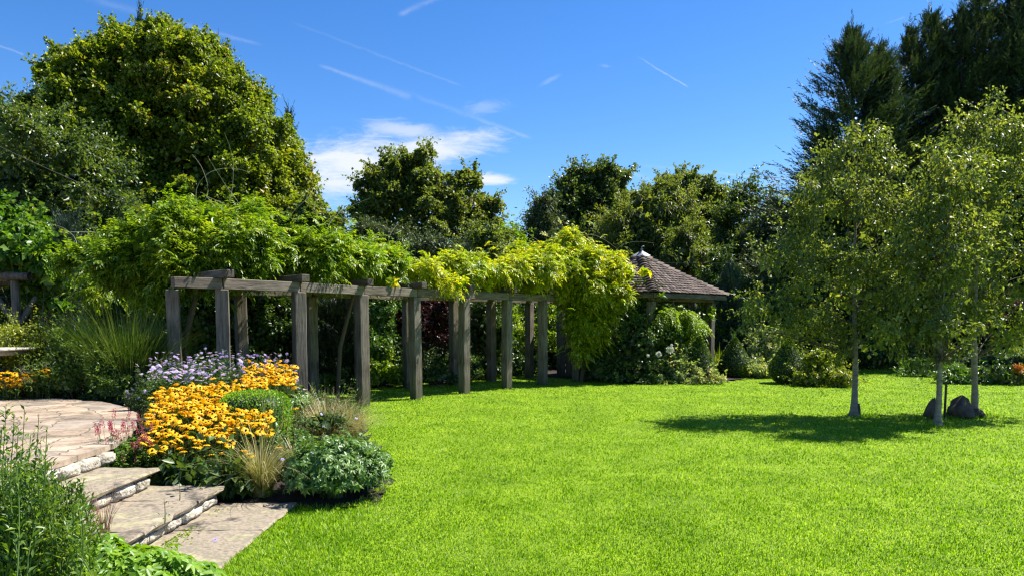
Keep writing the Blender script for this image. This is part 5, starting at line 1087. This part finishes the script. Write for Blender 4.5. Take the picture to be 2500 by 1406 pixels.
def stuff_heads(name, protos, pts_, rots, parent, mats, kind='stuff'):
    Vs, Fs, Ms, n = [], [], [], 0; off = Vector(parent.location)
    arrs = [mesh_arrays(m_) for m_ in protos]
    for i, (p_, r_) in enumerate(zip(pts_, rots)):
        V_, F_, M_ = arrs[i % len(arrs)]; mt = r_.to_matrix()
        Vs += [tuple(mt @ Vector(q)+Vector(p_)-off) for q in V_]; Fs += [tuple(n+j for j in f_) for f_ in F_]; Ms += M_; n += len(V_)
    me = bpy.data.meshes.new(name); me.from_pydata(Vs, [], Fs); me.polygons.foreach_set('material_index', Ms)
    for m_ in mats: me.materials.append(MATS[m_])
    o_ = bpy.data.objects.new(name, me); COL.objects.link(o_); o_.parent = parent
    if kind: o_['kind'] = kind
    return o_
from mathutils import Euler
def flower_plant(name, label, cat, heads, protos, mats, leafm, seed, group, scale=(.78, 1.12), tilt=.35, fol=1400, lf=.07, asp_=.35, stemr=.003, maxparts=100, folz=.75, leafh=.6):
    """heads: list of world points. stems run from the soil to each head, leaves fill below"""
    rg = np.random.default_rng(seed); heads = np.array(heads); c_ = heads.mean(0); base = np.array([c_[0], c_[1], float(soil_h(c_[0], c_[1])) if c_[0] > -6.8 else .42])
    t_ = thing(name, label, cat, base, group); parts = []
    roots = heads*[.8, .8, 0]+base*[.2, .2, 0]; roots[:, 2] = base[2]-.03; roots[:, 1] += .02
    for h_, r_ in zip(heads, roots):
        mid = (h_+r_)/2+rg.normal(size=3)*.015; parts.append(tube([r_, mid, h_-[0, 0, .002]], [stemr*1.3, stemr, stemr*.8], 4))
    v, f = join(parts); obj('stems', v, f, 'stem', t_)
    n = fol; k = rg.integers(0, len(heads), n); q = rg.uniform(0, leafh, n)**.8
    p = roots[k]+(heads[k]-roots[k])*q[:, None]+rg.normal(size=(n, 3))*.02
    ax = nrm(np.stack([rg.normal(size=n), rg.normal(size=n), .5+0*q], 1)); sz = lf*rg.uniform(.6, 1.3, n)
    v, f = kites(p, ax, nrm(rg.normal(size=(n, 3))*.4+[0, 0, 1]), sz, sz*asp_, .2, .25); obj('foliage', v, f, leafm, t_)
    heads = heads; order = np.argsort(heads[:, 1]); pr_, st_ = order[:maxparts], order[maxparts:]
    def rt_(): return Euler((rg.normal()*tilt-.1, rg.normal()*tilt, rg.uniform(0, 6.28)))
    for i in pr_:
        o_ = bpy.data.objects.new('flower_head', protos[int(i) % len(protos)]); COL.objects.link(o_); o_.parent = t_
        o_.location = Vector(heads[i])-Vector(base); o_.rotation_euler = rt_(); s_ = rg.uniform(*scale); o_.scale = (s_, s_, s_)
    if len(st_): stuff_heads('flower_heads', protos, [heads[i] for i in st_], [rt_() for _ in st_], t_, mats)
    return t_
def area_heads(poly, Drange, zfn, n, seed):
    """heads over a footprint (X,Y polygon) with canopy height zfn"""
    rg = np.random.default_rng(seed); P_ = np.array(poly); x0, y0 = P_.min(0); x1, y1 = P_.max(0); out = []
    while len(out) < n:
        x, y = rg.uniform(x0, x1), rg.uniform(y0, y1)
        if inpoly(np.array([x]), np.array([y]), poly)[0] and all((x-a)**2+(y-b_)**2 > .045**2 for a, b_, _ in out[-60:]): out.append((x, y, zfn(x, y)+rg.normal()*.035))
    return out
GRUD = 'yellow coneflower clumps in the bed'
def zr(x, y): return .56+.075*(y-7.0)+.0*x
def XY(x, D): return ((x-1250)/F*D, D)
flower_plant('coneflower', 'foremost yellow coneflower clump, its heads nearest the pink spikes', 'flowering plant', area_heads([XY(340, 7.0), XY(560, 6.95), XY(560, 7.7), XY(345, 7.8)], 0, lambda x, y: .42+.32*(y-6.9), 130, 1), rud, ['yellow_petal', 'flower_eye'], 'shrub_leaf', 501, GRUD, fol=2600)
flower_plant('coneflower', 'densest golden coneflower mass, left of the clipped box ball', 'flowering plant', area_heads([XY(350, 7.8), XY(545, 7.7), XY(545, 8.7), XY(370, 8.7)], 0, lambda x, y: .70+.06*(y-7.8), 185, 2), rud, ['yellow_petal', 'flower_eye'], 'shrub_leaf', 502, GRUD, fol=2600)
flower_plant('coneflower', 'coneflower clump behind the dense mass, up against the lilac asters', 'flowering plant', area_heads([XY(370, 8.7), XY(560, 8.7), XY(690, 8.95), XY(700, 9.5), XY(395, 9.4)], 0, lambda x, y: .79+.12*(y-8.7)+.10*(x+3.6), 190, 3), rud, ['yellow_petal', 'flower_eye'], 'shrub_leaf', 503, GRUD, fol=1800)
flower_plant('coneflower', 'highest coneflower clump, above the clipped box ball near the second post', 'flowering plant', area_heads([XY(590, 9.3), XY(715, 9.3), XY(725, 10.3), XY(600, 10.4)], 0, lambda x, y: .86+.20*(y-9.3)*(1 if x < -3.2 else .9), 135, 4), rud, ['yellow_petal', 'flower_eye'], 'shrub_leaf', 504, GRUD, fol=1800)
flower_plant('coneflower', 'loose coneflower clump leaning over in front of the clipped box ball', 'flowering plant', area_heads([XY(530, 7.3), XY(660, 7.25), XY(660, 8.0), XY(530, 8.0)], 0, lambda x, y: .60+.16*(y-7.4), 84, 5)+[tuple(P(605, 1105, 7.0)), tuple(P(680, 1090, 7.4)), tuple(P(555, 1070, 7.1)), tuple(P(640, 1030, 7.4)), tuple(P(720, 995, 9.0)), tuple(P(595, 1098, 7.0)), tuple(P(612, 1112, 6.9)), tuple(P(540, 1065, 7.1))], rud, ['yellow_petal', 'flower_eye'], 'shrub_leaf', 505, GRUD, fol=1800)
flower_plant('coneflower', 'yellow coneflowers at the far left corner of the terrace', 'flowering plant', [tuple(P(x, y, D)) for x, y, D in [(random.uniform(-30, 50), random.uniform(905, 945), random.uniform(10.8, 11.2)) for _ in range(75)]], rud, ['yellow_petal', 'flower_eye'], 'shrub_leaf', 506, GRUD, fol=900)
flower_plant('coneflower', 'half shaded yellow coneflowers below the rounded green shrub', 'flowering plant', [tuple(P(x, 925-(x-50)*.22+random.uniform(-12, 12), D)) for x, D in [(random.uniform(50, 125), random.uniform(10.95, 11.3)) for _ in range(45)]], rud, ['yellow_petal', 'flower_eye'], 'shrub_leaf', 507, GRUD, fol=700)
GA = 'lilac aster clumps'
flower_plant('aster', 'lilac aster clump in front of the leftmost pergola post', 'flowering plant', area_heads([XY(360, 9.9), XY(500, 9.9), XY(500, 11.1), XY(365, 11.1)], 0, lambda x, y: .88+.22*(y-9.9), 160, 11), ast, ['lilac_petal', 'yellow_petal'], 'aster_leaf', 511, GA, (.9, 1.5), .5, 3200, .045, .28, .002, 100, leafh=.92)
flower_plant('aster', 'lilac aster clump at the foot of the first lit pergola post', 'flowering plant', area_heads([XY(500, 9.9), XY(640, 9.9), XY(705, 11.0), XY(500, 11.2)], 0, lambda x, y: .89+.24*(y-9.9), 180, 12), ast, ['lilac_petal', 'yellow_petal'], 'aster_leaf', 512, GA, (.9, 1.5), .5, 3200, .045, .28, .002, 100, leafh=.92)
flower_plant('aster', 'sparse leggy aster leaning over the terrace edge', 'flowering plant', [tuple(P(x, y, 9.6)) for x, y in [(310, 955), (318, 962), (325, 950), (330, 935), (338, 905), (345, 912), (322, 975), (312, 968), (350, 930), (355, 955), (340, 970), (335, 890), (365, 905)]], ast, ['lilac_petal', 'yellow_petal'], 'aster_leaf', 513, GA, (1, 1.5), .5, 1300, .04, .3, .003, 100, leafh=.95)
flower_plant('aster', 'few lilac asters trailing right of the highest coneflowers', 'flowering plant', [tuple(P(x, y, 9.8)) for x, y in [(722, 935), (715, 920), (728, 945), (720, 905), (712, 890), (700, 880), (735, 960), (745, 950), (725, 925)]], ast, ['lilac_petal', 'yellow_petal'], 'aster_leaf', 514, GA, (1.1, 1.6), .5, 400, .04, .3, .003, 100, leafh=.9)
# pink spikes
def spike_mesh(seed):
    rg = np.random.default_rng(seed); n = 70; t_ = rg.uniform(0, 1, n); a = rg.uniform(0, 6.28, n); r_ = .009*(1-.6*t_)
    p = np.stack([np.cos(a)*r_, np.sin(a)*r_, t_*.085], 1); ax = nrm(np.stack([np.cos(a), np.sin(a), .8+0*a], 1)); v, f = kites(p, ax, rsph(rg, n), np.full(n, .011), np.full(n, .008))
    me = bpy.data.meshes.new('flower_spike'); me.from_pydata([tuple(map(float, q)) for q in v], [], [tuple(map(int, q)) for q in f]); me.materials.append(MATS['pink_floret']); return me
sp_m = [spike_mesh(i) for i in range(3)]
hd = [tuple(P(x, y, D)) for x, y, D in [(random.uniform(235, 375), random.uniform(1040, 1135), random.uniform(6.95, 7.4)) for _ in range(44)]+[(277, 1022, 7.2), (310, 1030, 7.2), (340, 1030, 7.2)]]
flower_plant('bistort', 'clump of red and pink bistort spikes at the terrace edge', 'flowering plant', hd, sp_m, ['pink_floret'], 'geranium_leaf', 520, None, (.9, 1.3), .15, 1800, .06, .42, .0022, leafh=.7)

# box ball
def clipped(name, label, c_, r_, n, lf, mat, seed):
    t_ = thing(name, label, 'topiary', (c_[0], c_[1], float(soil_h(c_[0], c_[1])))); rg = np.random.default_rng(seed); u = rsph(rg, n); pw_ = 3.5
    k = (np.abs(u/1)**pw_).sum(1)**(-1/pw_); p = np.array(c_)+u*k[:, None]*np.array(r_)*(1+rg.normal(size=(n, 1))*.03)
    v, f = kites(p, nrm(u*.8+rg.normal(size=(n, 3))*.6+[0, 0, .3]), nrm(u+rg.normal(size=(n, 3))*.5), lf*rg.uniform(.7, 1.2, n), lf*.6*np.ones(n)); obj('foliage', v, f, mat, t_)
    def b(bm):
        bmesh.ops.create_icosphere(bm, subdivisions=4, radius=1)
        for q in bm.verts:
            kk = (abs(q.co.x)**pw_+abs(q.co.y)**pw_+abs(q.co.z)**pw_)**(-1/pw_); q.co = Vector((q.co.x*kk*r_[0]*.92, q.co.y*kk*r_[1]*.92, q.co.z*kk*r_[2]*.92))
    bm_obj('branches', b, 'yew_needle', t_, (0, 0, c_[2]-t_.location.z), smooth_=True); return t_
cb = P(622, 1000, 8.5); clipped('box_ball', 'bright green clipped box block among the coneflowers', (cb[0], cb[1], .53), (.37, .33, .31), 9000, .028, 'box_leaf', 530)

# palmate leaved geraniums
def palmate(p, up, size, seed, lobes_=5):
    rg = np.random.default_rng(seed); n = len(p); up = nrm(up); r0_ = nrm(np.cross(up, rsph(rg, n))); r1_ = np.cross(up, r0_); out = []
    for j in range(lobes_):
        a = (j-(lobes_-1)/2)*1.05+rg.normal(size=(n, 1))*.08; ax = r0_*np.cos(a)+r1_*np.sin(a)
        out.append(kites(p, ax-up*.15, up, size*(1-.08*abs(j-2)), size*.42, .18, .15))
    return join(out)
def geranium(name, label, lobes_, n, size, mat, seed, base, cat='perennial', flowers=()):
    rg = np.random.default_rng(seed); t_ = thing(name, label, cat, base); C_ = np.array([l[0] for l in lobes_]); R_ = np.array([l[1] for l in lobes_]); k = rg.integers(0, len(lobes_), n); u = rsph(rg, n); u[:, 2] = np.where(u[:, 2] < -.2, -u[:, 2]*.5, u[:, 2]); u = nrm(u)
    rad = rg.uniform(.55, 1.05, n)[:, None]*(1+.08*np.sin(u[:, :1]*9)+.08*np.sin(u[:, 1:2]*8+2)); p = C_[k]+u*R_[k]*rad
    kp = p[:, 2] > base[2]+.01; p, u = p[kp], u[kp]
    v, f = palmate(p, u*.8+rg.normal(size=(len(p), 3))*.35+[0, 0, .45], size*rg.uniform(.6, 1.15, len(p)), seed+1); obj('foliage', v, f, mat, t_)
    parts = [tube([np.array(base)+[rg.normal()*.04, rg.normal()*.04, -.02], (np.array(base)+q)/2+[0, 0, .05], q], [.004, .003, .002], 4) for q in p[:90]]
    v, f = join(parts); obj('stems', v, f, 'stem', t_)
    fm = daisy_mesh('flower_head', 5, .018, .015, .05, .003, .002, 'lilac_petal', 'flower_eye', seed)
    for q in flowers:
        o_ = bpy.data.objects.new('flower_head', fm); COL.objects.link(o_); o_.parent = t_; o_.location = Vector(q)-Vector(base); o_.rotation_euler = (rg.normal()*.5+.4, rg.normal()*.4, 0)
    return t_
gc = P(812, 1140, 6.8)
geranium('geranium', 'rounded mound of blue green cut leaved geranium at the lawn edge', [((gc[0], 6.8, .24), (.44, .42, .36)), ((gc[0]+.15, 6.95, .20), (.32, .4, .33)), ((gc[0]-.22, 6.95, .2), (.28, .35, .3)), ((gc[0]+.05, 7.4, .2), (.36, .35, .3))], 4200, .058, 'geranium_leaf', 540, (gc[0], 6.8, .03), flowers=[P(762, 1104, 6.5), P(690, 1120, 6.6), P(785, 1010, 7.4), P(870, 1020, 7.3), P(790, 1040, 7.1)])
geranium('geranium', 'bright green cut leaved geranium in the very front at the bottom edge', [((-2.30, 3.85, .30), (.28, .30, .20)), ((-2.0, 3.9, .25), (.26, .28, .19)), ((-1.78, 3.95, .18), (.20, .22, .14)), ((-2.5, 3.7, .26), (.22, .25, .18))], 2300, .075, 'bright_geranium_leaf', 541, (-2.15, 3.85, .0), flowers=[P(525, 1316, 4.1)])
geranium('geranium', 'small grey green geranium right of the box ball', [(P(705, 985, 9.4), (.22, .2, .12)), (P(730, 975, 9.8), (.15, .2, .1))], 500, .06, 'geranium_leaf', 542, tuple(P(705, 985, 9.4)*[1, 1, 0]+[0, 0, .2]))
# fill plants at the foot of the flowers
px_shrub('dock_clump', 'broad dark green leaves at the corner of the middle step', [(500, 1165, 6.95, 70, 28), (560, 1180, 6.85, 50, 26), (430, 1165, 7.1, 60, 26), (610, 1150, 7.1, 50, 40)], 1500, .12, 'shrub_leaf', 325, .5, 'perennial', minz=.02)
px_shrub('sedum_clump', 'leafy green fill between feather grass and geranium mound', [(700, 1150, 7.5, 50, 50), (720, 1080, 7.9, 45, 30), (570, 1110, 7.6, 60, 40), (640, 1080, 7.9, 50, 30)], 4200, .055, 'geranium_leaf', 326, .4, 'perennial', minz=.02, clump=.1)
px_shrub('yarrow_clump', 'sparse greenery running back along the lawn edge to the third post', [(790, 1030, 9.0, 70, 26), (850, 1010, 10.4, 45, 18), (760, 985, 10.6, 60, 24), (830, 1000, 11.5, 50, 14)], 2600, .055, 'aster_leaf', 327, .3, 'perennial', minz=.02, clump=.1)
px_shrub('heuchera_clump', 'dark leaves filling the back of the flower bed beneath the posts', [(430, 950, 10.6, 90, 40), (560, 950, 10.8, 90, 40), (680, 960, 10.6, 60, 34), (400, 1010, 9.2, 50, 30), (720, 1000, 11.2, 50, 24)], 6500, .07, 'shrub_leaf', 328, .5, 'perennial', minz=.05, clump=.12)

# big near shrub, bottom left: long stems clad in willowy leaves
def stem_shrub(name, label, base, stems, mat, leaf, nper, seed, asp_=.2, cat='shrub'):
    rg = np.random.default_rng(seed); t_ = thing(name, label, cat, base); parts = []; out = []
    for (b_, tp, bend) in stems:
        b_, tp = np.array(b_), np.array(tp); mid = (b_+tp)/2+np.array(bend); q = np.linspace(0, 1, 9)[:, None]; c3 = (1-q)**2*b_+2*q*(1-q)*mid+q*q*tp
        parts.append(tube(c3, np.linspace(.005, .0015, 9), 5)); L_ = np.linalg.norm(tp-b_); n = int(nper*L_*rg.uniform(.7, 1.2))
        tt = rg.uniform(.12, 1, n); p = np.stack([np.interp(tt, q[:, 0], c3[:, i]) for i in range(3)], 1); d = nrm(tp-b_)
        # short side shoots
        az = rg.uniform(0, 6.28, n); r_ = np.stack([np.cos(az), np.sin(az), .45+0*az], 1); side = (rg.uniform(0, 1, n) < .6)[:, None]
        p = p+r_*side*rg.uniform(.01, .10, (n, 1))*(1.2-tt[:, None]); ax = nrm(r_*.8+d*.7+rg.normal(size=(n, 3))*.35); sz = leaf*rg.uniform(.5, 1.2, n)*(1.1-.45*tt)
        out.append(kites(p, ax, nrm([0, 0, 1]+rg.normal(size=(n, 3))*.6), sz, sz*asp_, .15, .2))
    v, f = join(out); obj('foliage', v, f, mat, t_); v, f = join(parts); obj('stems', v, f, 'stem', t_); return t_
rg = np.random.default_rng(77); stems = []
for i in range(330):
    D = rg.uniform(3.3, 4.3); x = rg.uniform(-60, 205); ytop = 1140+((x-60)/150.)**2*60+rg.normal()*22+(D-3.8)*30
    if x > 150: ytop += (x-150)*1.1
    tp = P(x, ytop+abs(rg.normal())*60*(i % 3 > 0)+rg.uniform(0, 190)*(i % 2), D); b_ = np.array([tp[0]*.8-.5+rg.normal()*.1, D*.85+.55+rg.normal()*.1, .25]); stems.append((b_, tp, (rg.normal()*.05, rg.normal()*.05, .08)))
for (x, y, D) in [(15, 985, 3.9), (35, 1010, 3.8), (95, 1010, 3.9), (115, 1050, 3.8), (60, 1000, 3.8), (75, 1060, 3.8), (-10, 1000, 3.8), (100, 1085, 3.9), (45, 1045, 3.9), (5, 1040, 3.7), (205, 1165, 3.8), (190, 1180, 3.8), (225, 1210, 3.9), (230, 1270, 3.8)]:
    tp = P(x, y, D); stems.append((np.array([tp[0]-.15, D, .3]), tp, (.03, 0, .0)))
stem_shrub('aster_bush', 'tall fresh green bush of narrow leaves in the bottom left corner', (-2.7, 3.8, .25), stems, 'near_leaf', .062, 110, 601, .30)
for k_, (x, y, yb, D) in enumerate([(400, 1215, 1300, 5.3), (437, 1175, 1240, 6.0)]):
    tp = P(x, y, D); b_ = tp*[1, 1, 0]+[0, 0, .19]
    stem_shrub('weed', ['small green weed sprouting in front of the joint in the middle step', 'thin willowherb stalk rising from the back of the middle step'][k_], tuple(b_), [(b_, tp, (.01, 0, 0))], 'aster_leaf', .04, 90, 610+k_, .25, 'weed')

# yellow moss / crumbs along the riser foot
rg = np.random.default_rng(5); n = 700; x = -2.56+np.abs(rg.normal(size=n))*.06; y = rg.uniform(4.6, 6.3, n); keep = np.sin(y*5)+rg.normal(size=n)*.6 > .2
p = np.stack([x, y, np.full(n, .037)], 1)[keep]; v, f = kites(p, rsph(rg, len(p))*[1, 1, .3]+[0, 0, .3], rsph(rg, len(p)), np.full(len(p), .022), np.full(len(p), .014))
tagp(obj('moss', v, f, 'lime_leaf'), 'yellow green moss along the foot of the middle riser', 'moss', None, 'stuff')

# ------------------------------------------------------------------ cables
def cable(label, a, b_, r_=.012, sag=.3):
    a, b_ = np.array(a), np.array(b_); t_ = np.linspace(0, 1, 24)[:, None]; p = a+(b_-a)*t_; p[:, 2] -= sag*4*(t_[:, 0]*(1-t_[:, 0]))
    v, f = tube(p, np.full(24, r_), 6); tagp(obj('overhead_cable', v, f, 'cable_rubber', smooth_=True), label, 'cable')
cable('cable crossing the dark trees at the upper left down to the wisteria', P(-60, 330, 14), P(540, 580, 17), .006, .1)
cable('upper of the two thin power lines across the gap of sky', P(1080, 548, 60), P(1560, 552, 60), .02, .1)
cable('lower of the two thin power lines across the gap of sky', P(1080, 560, 60), P(1560, 565, 60), .02, .1)
cable('thin cable against the dark shrubs right of the gazebo roof', P(1560, 640, 24), P(2200, 615, 21), .008, .15)

rg = np.random.default_rng(9)
for k_ in range(16):
    D = rg.uniform(5.5, 15); x = rg.uniform(-1.2+.02*D, 6.5)
    if x > D*.62: continue
    v, f = kites(np.array([[x, D, .022]]), rsph(rg, 1)*[1, 1, .25], np.array([[rg.normal()*.3, rg.normal()*.3, 1.]]), .055, .036, .3)
    tagp(obj('fallen_leaf', v, f, 'gold_shrub_leaf'), 'single yellowed leaf lying loose on the mown lawn', 'leaf', 'stray fallen leaves on the lawn')
